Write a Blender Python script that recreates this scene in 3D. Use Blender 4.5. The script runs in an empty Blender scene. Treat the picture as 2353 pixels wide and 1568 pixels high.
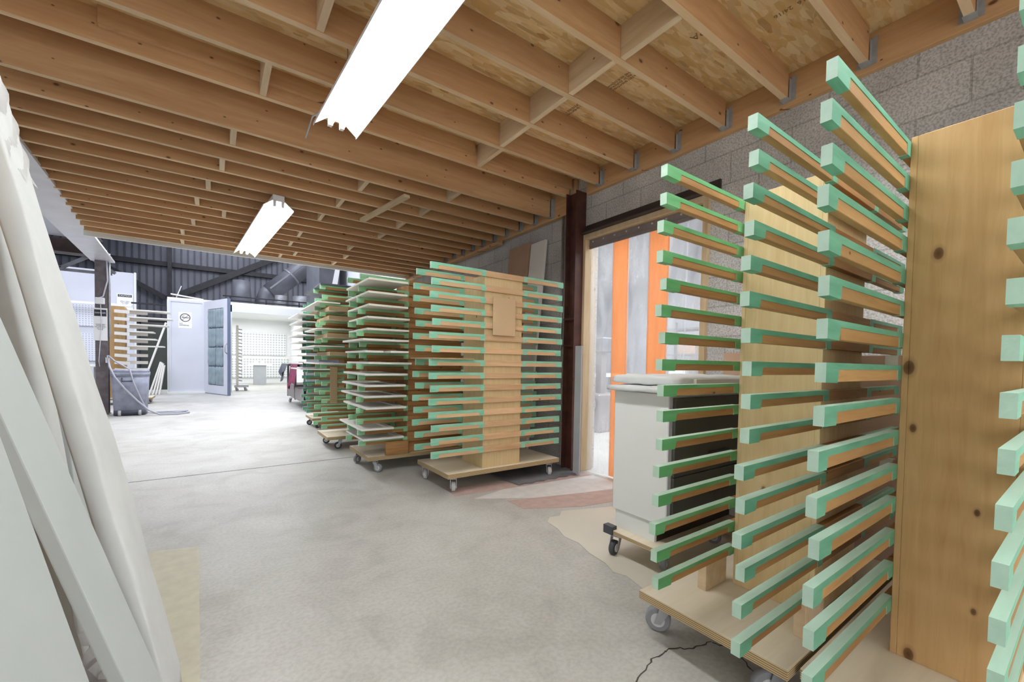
import bpy, bmesh, math, random
from mathutils import Vector, Matrix
random.seed(7)
SC = bpy.context.scene
COL = SC.collection
PI = math.pi

# ------------------------------------------------------------------ camera
F_PX, YAW, PITCH, ROLL, CAM_H = 964.5, 0.6157, 0.0281, 0.0176, 1.1
fw = Vector((math.sin(YAW)*math.cos(PITCH), math.cos(YAW)*math.cos(PITCH), -math.sin(PITCH)))
rt = Vector((math.cos(YAW), -math.sin(YAW), 0))
up = rt.cross(fw)
r2 = rt*math.cos(ROLL) + up*math.sin(ROLL)
u2 = -rt*math.sin(ROLL) + up*math.cos(ROLL)
cam_d = bpy.data.cameras.new('camera')
cam = bpy.data.objects.new('camera', cam_d)
COL.objects.link(cam)
M = Matrix((r2, u2, -fw)).transposed().to_4x4()
M.translation = Vector((0, 0, CAM_H))
cam.matrix_world = M
cam_d.sensor_width = 36
cam_d.lens = 36*F_PX/2353
cam_d.shift_y = 77.5/2353
cam_d.clip_start = 0.05
cam_d.clip_end = 200
SC.camera = cam

# ------------------------------------------------------------------ world and light
SC.view_settings.view_transform = 'Standard'
SC.view_settings.look = 'None'
SC.view_settings.gamma = 1
SC.view_settings.exposure = 0.0
SC.view_settings.use_curve_mapping = False
W = bpy.data.worlds.new('world')
SC.world = W
W.use_nodes = True
W.node_tree.nodes['Background'].inputs[0].default_value = (0.93, 0.95, 1.0, 1)
W.node_tree.nodes['Background'].inputs[1].default_value = 0.95

def area(name, loc, size, power, color=(1, 1, 1), target=None):
    l = bpy.data.lights.new(name, 'AREA')
    l.shape = 'RECTANGLE'; l.size, l.size_y = size
    l.energy = power; l.color = color
    o = bpy.data.objects.new(name, l); COL.objects.link(o)
    o.location = loc
    d = (Vector(target) - Vector(loc)) if target else Vector((0, 0, -1))
    o.rotation_euler = d.to_track_quat('-Z', 'Y').to_euler()
    return o
area('far_hall_light', (-0.2, 12.4, 5.2), (5, 3), 330, (0.88, 0.91, 1.0), (0.3, 11.8, 0))
area('hall_edge_fill', (0.5, 9.3, 3.75), (4, .8), 240, (0.9, 0.93, 1.0), (0.6, 5.6, 0))  # unseen fill, added so floor bounce brightens the joist undersides
area('spray_booth_light', (1.0, 19.0, 2.7), (3, 4), 150, (0.97, 0.98, 1.0))
area('far_wall_fill', (0.5, 16.5, 7.6), (5, 3), 300, (0.88, 0.91, 1.0), (0.5, 24, 4.2))  # unseen fill, added to brighten the ribbed far wall
area('left_hall_light', (-5.0, 12.5, 4.6), (3, 5), 220, (0.84, 0.88, 1.0), (-3, 14, 1))
area('side_room_light', (5.2, 3.4, 2.9), (3, 3.5), 260, (0.95, 0.97, 1.0))
area('rear_fill_light', (0.2, -2.2, 1.5), (4.0, 2.2), 42, (1.0, 0.98, 0.95), (1.3, 3.0, 1.6))  # unseen fill behind the camera, added to lift near walls and ceiling

# ------------------------------------------------------------------ node helpers
def new_mat(name):
    m = bpy.data.materials.new(name); m.use_nodes = True
    nt = m.node_tree
    return m, nt, nt.nodes['Principled BSDF']
def N(nt, t, **kw):
    n = nt.nodes.new(t)
    for k, v in kw.items():
        if k.startswith('i_'):
            n.inputs[k[2:].replace('_', ' ')].default_value = v
        else: setattr(n, k, v)
    return n
def L(nt, a, b): nt.links.new(a, b)
def rgb(h):
    h = h.lstrip('#')
    out = []
    for i in (0, 2, 4):
        c = int(h[i:i+2], 16)/255
        out.append(c/12.92 if c <= .04045 else ((c+.055)/1.055)**2.4)
    return (*out, 1)
def coords(nt, scale=(1, 1, 1), rot=(0, 0, 0), loc=(0, 0, 0), world=False):
    if world: src = N(nt, 'ShaderNodeNewGeometry').outputs['Position']
    else: src = N(nt, 'ShaderNodeTexCoord').outputs['Object']
    mp = N(nt, 'ShaderNodeMapping')
    mp.inputs['Scale'].default_value = scale
    mp.inputs['Rotation'].default_value = rot
    mp.inputs['Location'].default_value = loc
    L(nt, src, mp.inputs['Vector'])
    return mp.outputs['Vector']
def ramp(nt, fac, stops, interp='LINEAR'):
    r = N(nt, 'ShaderNodeValToRGB'); r.color_ramp.interpolation = interp
    e = r.color_ramp.elements
    while len(e) < len(stops): e.new(0.5)
    for k, (p, c) in enumerate(stops):
        e[k].position = p; e[k].color = c if len(c) == 4 else (*c, 1)
    L(nt, fac, r.inputs['Fac'])
    return r.outputs['Color']
def mix(nt, a, b, fac, blend='MIX'):
    m = N(nt, 'ShaderNodeMix', data_type='RGBA', blend_type=blend)
    for sock, v in ((m.inputs[0], fac), (m.inputs[6], a), (m.inputs[7], b)):
        if hasattr(v, 'links'): L(nt, v, sock)
        else: sock.default_value = v
    return m.outputs[2]
def bump(nt, bsdf, h, strength=0.3, dist=0.01):
    b = N(nt, 'ShaderNodeBump'); b.inputs['Strength'].default_value = strength
    b.inputs['Distance'].default_value = dist
    L(nt, h, b.inputs['Height']); L(nt, b.outputs['Normal'], bsdf.inputs['Normal'])

def simple(name, c, rough=0.6, metal=0.0, var=0.08, scale=6.0, bmp=0.0, spec=0.5):
    m, nt, b = new_mat(name)
    c = rgb(c) if isinstance(c, str) else c
    v = coords(nt)
    n = N(nt, 'ShaderNodeTexNoise'); n.inputs['Scale'].default_value = scale; n.inputs['Detail'].default_value = 6
    L(nt, v, n.inputs['Vector'])
    lo = tuple(x*(1-var) for x in c[:3]) + (1,); hi = tuple(min(1, x*(1+var)) for x in c[:3]) + (1,)
    L(nt, ramp(nt, n.outputs['Fac'], [(0.3, lo), (0.7, hi)]), b.inputs['Base Color'])
    b.inputs['Roughness'].default_value = rough; b.inputs['Metallic'].default_value = metal
    b.inputs['Specular IOR Level'].default_value = spec
    if bmp: bump(nt, b, n.outputs['Fac'], bmp)
    return m

def wood(name, c1, c2, grain='X', knots=0.0, knot_col='#5a3c20', gs=1.0, rough=0.65, world=False, seedloc=(0, 0, 0), kscale=5.0, wgt=.6, ksz=1.0, plies=False):
    m, nt, b = new_mat(name)
    st = {'X': (1.2, 14, 14), 'Y': (14, 1.2, 14), 'Z': (14, 14, 1.2)}[grain]
    oi = N(nt, 'ShaderNodeObjectInfo')
    v = coords(nt, tuple(s*gs for s in st), loc=seedloc, world=world)
    add = N(nt, 'ShaderNodeVectorMath', operation='ADD'); L(nt, v, add.inputs[0])
    sc = N(nt, 'ShaderNodeMath', operation='MULTIPLY'); L(nt, oi.outputs['Random'], sc.inputs[0]); sc.inputs[1].default_value = 37
    L(nt, sc.outputs[0], add.inputs[1])
    n = N(nt, 'ShaderNodeTexNoise'); n.inputs['Scale'].default_value = 1.6; n.inputs['Detail'].default_value = 8
    n.inputs['Roughness'].default_value = 0.65; n.inputs['Distortion'].default_value = 0.6
    L(nt, add.outputs[0], n.inputs['Vector'])
    n2 = N(nt, 'ShaderNodeTexNoise'); n2.inputs['Scale'].default_value = 0.5; n2.inputs['Detail'].default_value = 3
    L(nt, add.outputs[0], n2.inputs['Vector'])
    col = ramp(nt, n.outputs['Fac'], [(0.28, rgb(c1)), (0.72, rgb(c2))])
    # board-to-board difference
    hv = N(nt, 'ShaderNodeHueSaturation')
    mr = N(nt, 'ShaderNodeMapRange'); mr.inputs[3].default_value = 0.86; mr.inputs[4].default_value = 1.12
    L(nt, oi.outputs['Random'], mr.inputs[0]); L(nt, mr.outputs[0], hv.inputs['Value']); L(nt, col, hv.inputs['Color'])
    col = mix(nt, hv.outputs['Color'], rgb(c1), ramp(nt, n2.outputs['Fac'], [(0.5, (0, 0, 0)), (0.75, (wgt, wgt, wgt))]))
    if knots:
        kg = coords(nt, (1, 1, 1), loc=seedloc, world=world)
        kx = N(nt, 'ShaderNodeSeparateXYZ'); L(nt, kg, kx.inputs[0])
        uu = N(nt, 'ShaderNodeMath', operation='ADD'); L(nt, kx.outputs['X'], uu.inputs[0]); L(nt, kx.outputs['Y'], uu.inputs[1])
        kc = N(nt, 'ShaderNodeCombineXYZ'); L(nt, uu.outputs[0], kc.inputs[0]); L(nt, kx.outputs['Z'], kc.inputs[1])
        km = N(nt, 'ShaderNodeMapping'); km.inputs['Scale'].default_value = (kscale*(1 if grain == 'Z' else .6), kscale*(.6 if grain == 'Z' else 1), 1); L(nt, kc.outputs[0], km.inputs['Vector'])
        ka = N(nt, 'ShaderNodeVectorMath', operation='ADD'); L(nt, km.outputs[0], ka.inputs[0]); L(nt, sc.outputs[0], ka.inputs[1])
        vo = N(nt, 'ShaderNodeTexVoronoi', voronoi_dimensions='2D'); vo.inputs['Scale'].default_value = 1.0
        L(nt, ka.outputs[0], vo.inputs['Vector'])
        sep = N(nt, 'ShaderNodeSeparateColor'); L(nt, vo.outputs['Color'], sep.inputs[0])
        kr = N(nt, 'ShaderNodeMapRange'); kr.inputs[3].default_value = .75; kr.inputs[4].default_value = 2.6; L(nt, sep.outputs[1], kr.inputs[0])
        kd = N(nt, 'ShaderNodeMath', operation='MULTIPLY'); L(nt, vo.outputs['Distance'], kd.inputs[0]); L(nt, kr.outputs[0], kd.inputs[1])
        near = ramp(nt, kd.outputs[0], [(0.012*ksz, (.95, .95, .95)), (0.05*ksz, (.8, .8, .8)), (0.062*ksz, (.28, .28, .28)), (0.1*ksz, (0, 0, 0))])
        pick = ramp(nt, sep.outputs[0], [(1-knots-.01, (0, 0, 0)), (1-knots, (1, 1, 1))])
        kf = mix(nt, near, pick, 1.0, 'MULTIPLY')
        col = mix(nt, col, rgb(knot_col), kf)
    if plies:      # layered veneers show on the cut edges
        pc = N(nt, 'ShaderNodeTexCoord'); pz_ = N(nt, 'ShaderNodeSeparateXYZ'); L(nt, pc.outputs['Object'], pz_.inputs[0])
        pn = N(nt, 'ShaderNodeSeparateXYZ'); L(nt, pc.outputs['Normal'], pn.inputs[0])
        fm = N(nt, 'ShaderNodeMath', operation='MULTIPLY'); L(nt, pz_.outputs['Z'], fm.inputs[0]); fm.inputs[1].default_value = 900
        sn = N(nt, 'ShaderNodeMath', operation='SINE'); L(nt, fm.outputs[0], sn.inputs[0])
        na = N(nt, 'ShaderNodeMath', operation='ABSOLUTE'); L(nt, pn.outputs['Z'], na.inputs[0])
        ed = ramp(nt, na.outputs[0], [(0.3, (1, 1, 1)), (0.5, (0, 0, 0))])
        ly = ramp(nt, sn.outputs[0], [(0.45, rgb('#8f7752')), (0.6, rgb('#cfbd97'))])
        col = mix(nt, col, ly, ed)
    L(nt, col, b.inputs['Base Color'])
    b.inputs['Roughness'].default_value = rough
    b.inputs['Specular IOR Level'].default_value = 0.3
    bump(nt, b, n.outputs['Fac'], 0.12, 0.004)
    return m

def tape(name, c1, c2, dust):
    m, nt, b = new_mat(name)
    v = coords(nt, (6, 40, 30))
    oi = N(nt, 'ShaderNodeObjectInfo')
    add = N(nt, 'ShaderNodeVectorMath', operation='ADD'); L(nt, v, add.inputs[0])
    sc = N(nt, 'ShaderNodeMath', operation='MULTIPLY'); L(nt, oi.outputs['Random'], sc.inputs[0]); sc.inputs[1].default_value = 50
    L(nt, sc.outputs[0], add.inputs[1])
    n = N(nt, 'ShaderNodeTexNoise'); n.inputs['Scale'].default_value = 1.0; n.inputs['Detail'].default_value = 5
    L(nt, add.outputs[0], n.inputs['Vector'])
    col = ramp(nt, n.outputs['Fac'], [(0.3, rgb(c1)), (0.7, rgb(c2))])
    # overspray settled on the upward side and the tip end of the tape
    g = N(nt, 'ShaderNodeTexCoord')
    s = N(nt, 'ShaderNodeSeparateXYZ'); L(nt, g.outputs['Normal'], s.inputs[0])
    ax = N(nt, 'ShaderNodeMath', operation='ABSOLUTE'); L(nt, s.outputs['X'], ax.inputs[0])
    mx = N(nt, 'ShaderNodeMath', operation='MAXIMUM'); L(nt, ax.outputs[0], mx.inputs[0]); L(nt, s.outputs['Z'], mx.inputs[1])
    f = ramp(nt, mx.outputs[0], [(0.5, (0, 0, 0)), (0.8, (dust, dust, dust))])
    col = mix(nt, col, rgb('#d3e8dc'), f)
    L(nt, col, b.inputs['Base Color']); b.inputs['Roughness'].default_value = 0.5
    bump(nt, b, n.outputs['Fac'], 0.35, 0.006)
    return m

# ------------------------------------------------------------------ materials
MT = {}
MT['joist'] = wood('joist_fir', '#bd9064', '#d4ad81', 'X', 0.45, '#6b4a30', kscale=8, ksz=1.2)
MT['joist_lit_underside'] = wood('lit_underside_fir', '#d0b088', '#e2c9a6', 'X', 0.0)  # paler wood paints floor-bounced light onto the joist undersides
MT['ledger'] = wood('ledger_fir', '#c99c6c', '#dcb486', 'Y', 0.35, '#573820', kscale=9, ksz=1.3)
MT['block'] = wood('blocking_fir', '#cdb28c', '#e3cfb0', 'Y', 0.1, '#6a4a30', kscale=6)
MT['ply'] = wood('fir_plywood', '#b89362', '#c9a878', 'Z', 0.5, '#5f3c20', gs=1.6, kscale=5.5, wgt=.35, ksz=1.3)
MT['ply_pale'] = wood('pale_plywood', '#d0b583', '#dfc99d', 'Z', 0.3, '#7b5632', gs=1.6, kscale=7.0, wgt=.3)
MT['ply_light'] = wood('sanded_plywood', '#d6cab2', '#e6dcc8', 'X', 0.0, gs=.7, plies=True)
MT['ply_edge'] = wood('plywood_edge', '#a58f6c', '#cdbb97', 'X', 0, gs=2.5)
MT['arm'] = wood('arm_pine', '#9a7040', '#bd9460', 'X', 0.07, '#5a3a1c', gs=1.2, kscale=7)
MT['arm_light'] = wood('arm_spruce', '#c39a70', '#dcbd95', 'X', 0.07, '#6e4a2c', gs=1.2, kscale=7)
MT['arm_dark'] = wood('arm_walnut_tone', '#8c6236', '#b48a58', 'X', 0.07, '#50341c', gs=1.2, kscale=7)
MT['stud'] = wood('door_stud', '#c7ab84', '#ddc7a5', 'Z', 0.1, '#7a5636', kscale=5)
MT['mdf'] = simple('mdf_panel', '#c2a681', 0.7, var=.05, scale=3)
MT['tape'] = tape('painter_tape', '#4c9458', '#67ac72', 0.62)
MT['tape_sage'] = tape('sage_tape', '#7fbb88', '#9ccf9f', 0.8)
MT['tape_mint'] = tape('mint_tape', '#74b697', '#92ccb0', 0.5)
MT['tape_teal'] = tape('teal_tape', '#4f8f72', '#6dad8c', 0.6)
MT['white_paint'] = simple('white_lacquer', '#eceae4', 0.35, var=.02, scale=4)
MT['white_panel'] = simple('white_melamine', '#e6e8e4', 0.45, var=.015, scale=3)
MT['cream'] = simple('cream_door', '#ebe8dc', 0.4, var=.03, scale=5)
MT['off_grey'] = simple('primed_board', '#bcc3c2', 0.5, var=.03, scale=5)
MT['foam'] = simple('packing_foam', '#d0d3d2', 0.75, var=.05, scale=9, bmp=.15)
MT['black_panel'] = simple('charcoal_laminate', '#50554f', 0.5, var=.1, scale=4)
MT['dark_void'] = simple('dark_cabinet_interior', '#332a20', 0.8, var=.2)
MT['rubber_grey'] = simple('grey_rubber', '#8a8c90', 0.6, var=.1)
MT['rubber_black'] = simple('black_rubber', '#3e4044', 0.6, var=.15)
MT['wheel_white'] = simple('white_nylon', '#c9cacb', 0.5, var=.05)
MT['zinc'] = simple('zinc_plate', '#b4b6ba', 0.4, .7, var=.12, scale=12)
MT['galv'] = simple('galvanised_hanger', '#a9acae', 0.5, .2, var=.15, scale=20)
MT['red_steel'] = simple('primer_red_steel', '#4c2c24', 0.55, .1, var=.35, scale=9, bmp=.15)
MT['brown_steel'] = simple('dark_brown_steel', '#40302c', 0.5, .2, var=.3, scale=8)
MT['lintel'] = simple('painted_lintel_steel', '#3d3430', 0.55, .2, var=.25, scale=5)
MT['grey_steel'] = simple('grey_column_steel', '#6d6568', 0.6, .2, var=.3, scale=9, bmp=.1)
MT['truss'] = simple('truss_steel', '#6e7076', 0.5, .3, var=.3)
MT['dark_steel'] = simple('dark_truss_steel', '#2c2c30', 0.55, .3, var=.3)
MT['film'] = simple('white_poly_film', '#d6d6da', 0.35, var=.06, scale=5, bmp=.1)
MT['kraft'] = simple('kraft_paper', '#cdc8ba', 0.8, var=.04, scale=3, bmp=.2)
MT['carton'] = simple('carton_board', '#b2937a', 0.8, var=.06, scale=4)
MT['white_wall'] = simple('painted_sheet_wall', '#cfd2dc', 0.5, var=.04, scale=1.5)
MT['booth_white'] = simple('booth_white', '#e8eae9', 0.5, var=.04, scale=.9)
MT['rib'] = simple('sheeting_rib', '#4c4e56', 0.6, .1, var=.2)
MT['dark_wall'] = simple('dark_sheeting', '#6f727d', 0.6, .1, var=.18, scale=1.2)
MT['duct'] = simple('galvanised_duct', '#62646c', 0.5, .3, var=.15, scale=3)
MT['duct_bright'] = simple('bright_duct', '#85878d', 0.45, .5, var=.15, scale=3)
MT['bin'] = simple('grey_bin_plastic', '#9195a6', 0.6, var=.25, scale=7, bmp=.05)
MT['bin_dark'] = simple('dark_bin_plastic', '#4a4d5c', 0.6, var=.2, scale=7)
MT['hose'] = simple('grey_hose', '#a9abb6', 0.5, var=.08)
MT['maroon'] = simple('maroon_cloth', '#7d3350', 0.85, var=.25, scale=14, bmp=.3)
MT['black_sheet'] = simple('dark_plastic_sheet', '#4e535c', 0.45, var=.1)
MT['orange_case'] = simple('orange_toolbox', '#d8753a', 0.5, var=.08)
MT['pad'] = simple('filter_pad', '#8b9ba2', 0.85, var=.14, scale=5, bmp=.4)
MT['blue_frame'] = simple('blue_grey_frame', '#6f7a92', 0.45, var=.05)
MT['paper_white'] = simple('paper', '#f0f0f2', 0.7, var=.02)
MT['ink'] = simple('print_ink', '#35323c', 0.7, var=.05)
MT['mat_dark'] = simple('foam_mat', '#6c6c70', 0.8, var=.15, scale=10)
MT['crack'] = simple('floor_crack', '#4c463f', 0.9)
MT['screw'] = simple('screw_head', '#d7d9dc', 0.3, .6)
MT['rail_metal'] = simple('curtain_rail_metal', '#8c8484', 0.45, .4, var=.1)
MT['grey_board'] = simple('grey_primed_trim', '#a9adb0', 0.5, var=.04)
MT['vent_white'] = simple('fixture_enamel', '#e9ebec', 0.35, var=.02)
MT['red'] = simple('red_plastic', '#b03030', 0.5)
MT['blue'] = simple('blue_plastic', '#4a54a0', 0.5)

def m_concrete():
    m, nt, b = new_mat('concrete_floor')
    v = coords(nt, world=True)
    n1 = N(nt, 'ShaderNodeTexNoise'); n1.inputs['Scale'].default_value = 0.9; n1.inputs['Detail'].default_value = 9; n1.inputs['Roughness'].default_value = .65
    n2 = N(nt, 'ShaderNodeTexNoise'); n2.inputs['Scale'].default_value = 55; n2.inputs['Detail'].default_value = 4
    n3 = N(nt, 'ShaderNodeTexNoise'); n3.inputs['Scale'].default_value = 2.6; n3.inputs['Detail'].default_value = 8; n3.inputs['Distortion'].default_value = 1.2
    for n in (n1, n2, n3): L(nt, v, n.inputs['Vector'])
    c = ramp(nt, n1.outputs['Fac'], [(0.3, rgb('#9f9e98')), (0.5, rgb('#b2b1ac')), (0.7, rgb('#c5c5c1'))])
    c = mix(nt, c, ramp(nt, n3.outputs['Fac'], [(0.32, rgb('#a5a198')), (0.48, rgb('#c6c4bd')), (0.7, rgb('#d3d2cc'))]), 0.3)
    c = mix(nt, c, ramp(nt, n2.outputs['Fac'], [(0.35, rgb('#a09c94')), (0.6, (1, 1, 1, 1))]), 0.2, 'MULTIPLY')
    L(nt, c, b.inputs['Base Color'])
    b.inputs['Roughness'].default_value = 0.5; b.inputs['Specular IOR Level'].default_value = 0.35
    bump(nt, b, n2.outputs['Fac'], 0.05, 0.003)
    return m
MT['floor'] = m_concrete()

def m_block():
    m, nt, b = new_mat('concrete_block_wall')
    g = N(nt, 'ShaderNodeNewGeometry'); s = N(nt, 'ShaderNodeSeparateXYZ'); L(nt, g.outputs['Position'], s.inputs[0])
    c = N(nt, 'ShaderNodeCombineXYZ')
    ay = N(nt, 'ShaderNodeMath', operation='ADD'); L(nt, s.outputs['Y'], ay.inputs[0]); ay.inputs[1].default_value = -0.037+4
    az = N(nt, 'ShaderNodeMath', operation='ADD'); L(nt, s.outputs['Z'], az.inputs[0]); az.inputs[1].default_value = 0.025+.45
    L(nt, ay.outputs[0], c.inputs[0]); L(nt, az.outputs[0], c.inputs[1])
    br = N(nt, 'ShaderNodeTexBrick'); L(nt, c.outputs[0], br.inputs['Vector'])
    br.inputs['Scale'].default_value = 1; br.inputs['Brick Width'].default_value = 0.4; br.inputs['Row Height'].default_value = 0.225
    br.inputs['Mortar Size'].default_value = 0.006; br.inputs['Mortar Smooth'].default_value = 0.4; br.inputs['Bias'].default_value = 0
    br.inputs['Color1'].default_value = rgb('#cfcdca'); br.inputs['Color2'].default_value = rgb('#dddbd8'); br.inputs['Mortar'].default_value = rgb('#b9b7b4')  # mortar darker than the blocks: shade of the recessed joints put into colour
    n = N(nt, 'ShaderNodeTexNoise'); n.inputs['Scale'].default_value = 90; n.inputs['Detail'].default_value = 3
    n1 = N(nt, 'ShaderNodeTexNoise'); n1.inputs['Scale'].default_value = 2.2; n1.inputs['Detail'].default_value = 5
    L(nt, g.outputs['Position'], n.inputs['Vector']); L(nt, g.outputs['Position'], n1.inputs['Vector'])
    col = mix(nt, br.outputs['Color'], ramp(nt, n.outputs['Fac'], [(0.36, rgb('#8b8988')), (0.58, (1, 1, 1, 1))]), 0.5, 'MULTIPLY')
    col = mix(nt, col, ramp(nt, n1.outputs['Fac'], [(0.3, rgb('#a7a5a8')), (0.7, (1, 1, 1, 1))]), 0.5, 'MULTIPLY')
    L(nt, col, b.inputs['Base Color']); b.inputs['Roughness'].default_value = 0.9; b.inputs['Specular IOR Level'].default_value = .15
    inv = N(nt, 'ShaderNodeMath', operation='SUBTRACT'); inv.inputs[0].default_value = 1; L(nt, br.outputs['Fac'], inv.inputs[1])
    ad = N(nt, 'ShaderNodeMath', operation='ADD'); L(nt, inv.outputs[0], ad.inputs[0])
    sm = N(nt, 'ShaderNodeMath', operation='MULTIPLY'); L(nt, n.outputs['Fac'], sm.inputs[0]); sm.inputs[1].default_value = .5
    L(nt, sm.outputs[0], ad.inputs[1]); bump(nt, b, ad.outputs[0], 0.35, 0.005)
    return m
MT['cmu'] = m_block()

def m_osb():
    m, nt, b = new_mat('osb_sheathing')
    g = N(nt, 'ShaderNodeNewGeometry').outputs['Position']
    cols = None
    last = None
    for k, (sc_, rot) in enumerate((((9, 38, 1), .4), ((11, 44, 1), 1.3), ((8, 34, 1), 2.3))):
        mp = N(nt, 'ShaderNodeMapping'); mp.inputs['Scale'].default_value = sc_; mp.inputs['Rotation'].default_value = (0, 0, rot)
        L(nt, g, mp.inputs['Vector'])
        vo = N(nt, 'ShaderNodeTexVoronoi'); vo.inputs['Scale'].default_value = 1
        L(nt, mp.outputs['Vector'], vo.inputs['Vector'])
        sp = N(nt, 'ShaderNodeSeparateColor'); L(nt, vo.outputs['Color'], sp.inputs[0])
        c = ramp(nt, sp.outputs[0], [(0.0, rgb('#cfa566')), (0.35, rgb('#e0bd84')), (0.8, rgb('#efd8ac')), (1.0, rgb('#b0854c'))])
        cols = c if cols is None else mix(nt, cols, c, sp.outputs[1])
        last = sp.outputs[2]
    L(nt, cols, b.inputs['Base Color']); b.inputs['Roughness'].default_value = .7
    bump(nt, b, last, .3, .003)
    return m
MT['osb'] = m_osb()

def m_emit(name, c, s):
    m, nt, b = new_mat(name)
    b.inputs['Base Color'].default_value = (1, 1, 1, 1)
    b.inputs['Emission Color'].default_value = c; b.inputs['Emission Strength'].default_value = s
    return m
MT['tube'] = m_emit('lit_fluorescent_tube', (0.97, 0.99, 1.0, 1), 52)

def m_strip(name, c, trans, rough):
    m, nt, b = new_mat(name)
    out = nt.nodes['Material Output']
    t = N(nt, 'ShaderNodeBsdfTransparent'); t.inputs[0].default_value = c
    b.inputs['Base Color'].default_value = c; b.inputs['Roughness'].default_value = rough
    n = N(nt, 'ShaderNodeTexNoise'); n.inputs['Scale'].default_value = 2.0; n.inputs['Detail'].default_value = 5
    L(nt, coords(nt, (3, 3, .8)), n.inputs['Vector'])
    f = N(nt, 'ShaderNodeMapRange'); f.inputs[1].default_value = .3; f.inputs[2].default_value = .7
    f.inputs[3].default_value = max(0, 1-trans-.12); f.inputs[4].default_value = min(1, 1-trans+.12)
    L(nt, n.outputs['Fac'], f.inputs[0])
    tl = N(nt, 'ShaderNodeBsdfTranslucent'); tl.inputs[0].default_value = c
    m2 = N(nt, 'ShaderNodeMixShader'); m2.inputs[0].default_value = .5; L(nt, b.outputs[0], m2.inputs[1]); L(nt, tl.outputs[0], m2.inputs[2])
    mx = N(nt, 'ShaderNodeMixShader'); L(nt, f.outputs[0], mx.inputs[0])
    L(nt, t.outputs[0], mx.inputs[1]); L(nt, m2.outputs[0], mx.inputs[2]); L(nt, mx.outputs[0], out.inputs['Surface'])
    bump(nt, b, n.outputs['Fac'], .3, .02)
    return m
MT['strip_clear'] = m_strip('clear_vinyl', (0.97, 0.98, 0.99, 1), .78, .08)
MT['strip_orange'] = m_strip('orange_vinyl', rgb('#ffcda4'), .4, .2)
MT['poly_clear'] = m_strip('clear_polythene', (0.9, 0.9, 0.92, 1), .5, .15)
MT['wrap'] = m_strip('milky_wrap_film', (0.93, 0.93, 0.92, 1), .15, .25)

def m_grid(name, c, hole, sx, sz, r=.3):
    m, nt, b = new_mat(name)
    g = N(nt, 'ShaderNodeTexCoord').outputs['Object']
    s = N(nt, 'ShaderNodeSeparateXYZ'); L(nt, g, s.inputs[0])
    cx = N(nt, 'ShaderNodeCombineXYZ'); L(nt, s.outputs['X'], cx.inputs[0]); L(nt, s.outputs['Z'], cx.inputs[1])
    mp = N(nt, 'ShaderNodeMapping'); mp.inputs['Scale'].default_value = (sx, sz, 1); L(nt, cx.outputs[0], mp.inputs['Vector'])
    fr = N(nt, 'ShaderNodeVectorMath', operation='FRACTION'); L(nt, mp.outputs[0], fr.inputs[0])
    sb = N(nt, 'ShaderNodeVectorMath', operation='DISTANCE'); L(nt, fr.outputs[0], sb.inputs[0]); sb.inputs[1].default_value = (.5, .5, 0)
    L(nt, ramp(nt, sb.outputs['Value'], [(r, rgb(hole)), (r+.08, rgb(c))]), b.inputs['Base Color'])
    b.inputs['Roughness'].default_value = .6
    return m
MT['peg'] = m_grid('pegboard_white', '#dfe2ea', '#b4b9c6', 16, 16, .22)
MT['filter_grid'] = m_grid('booth_filter_grid', '#e9ebea', '#b9bcbd', 9, 9, .3)

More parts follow.
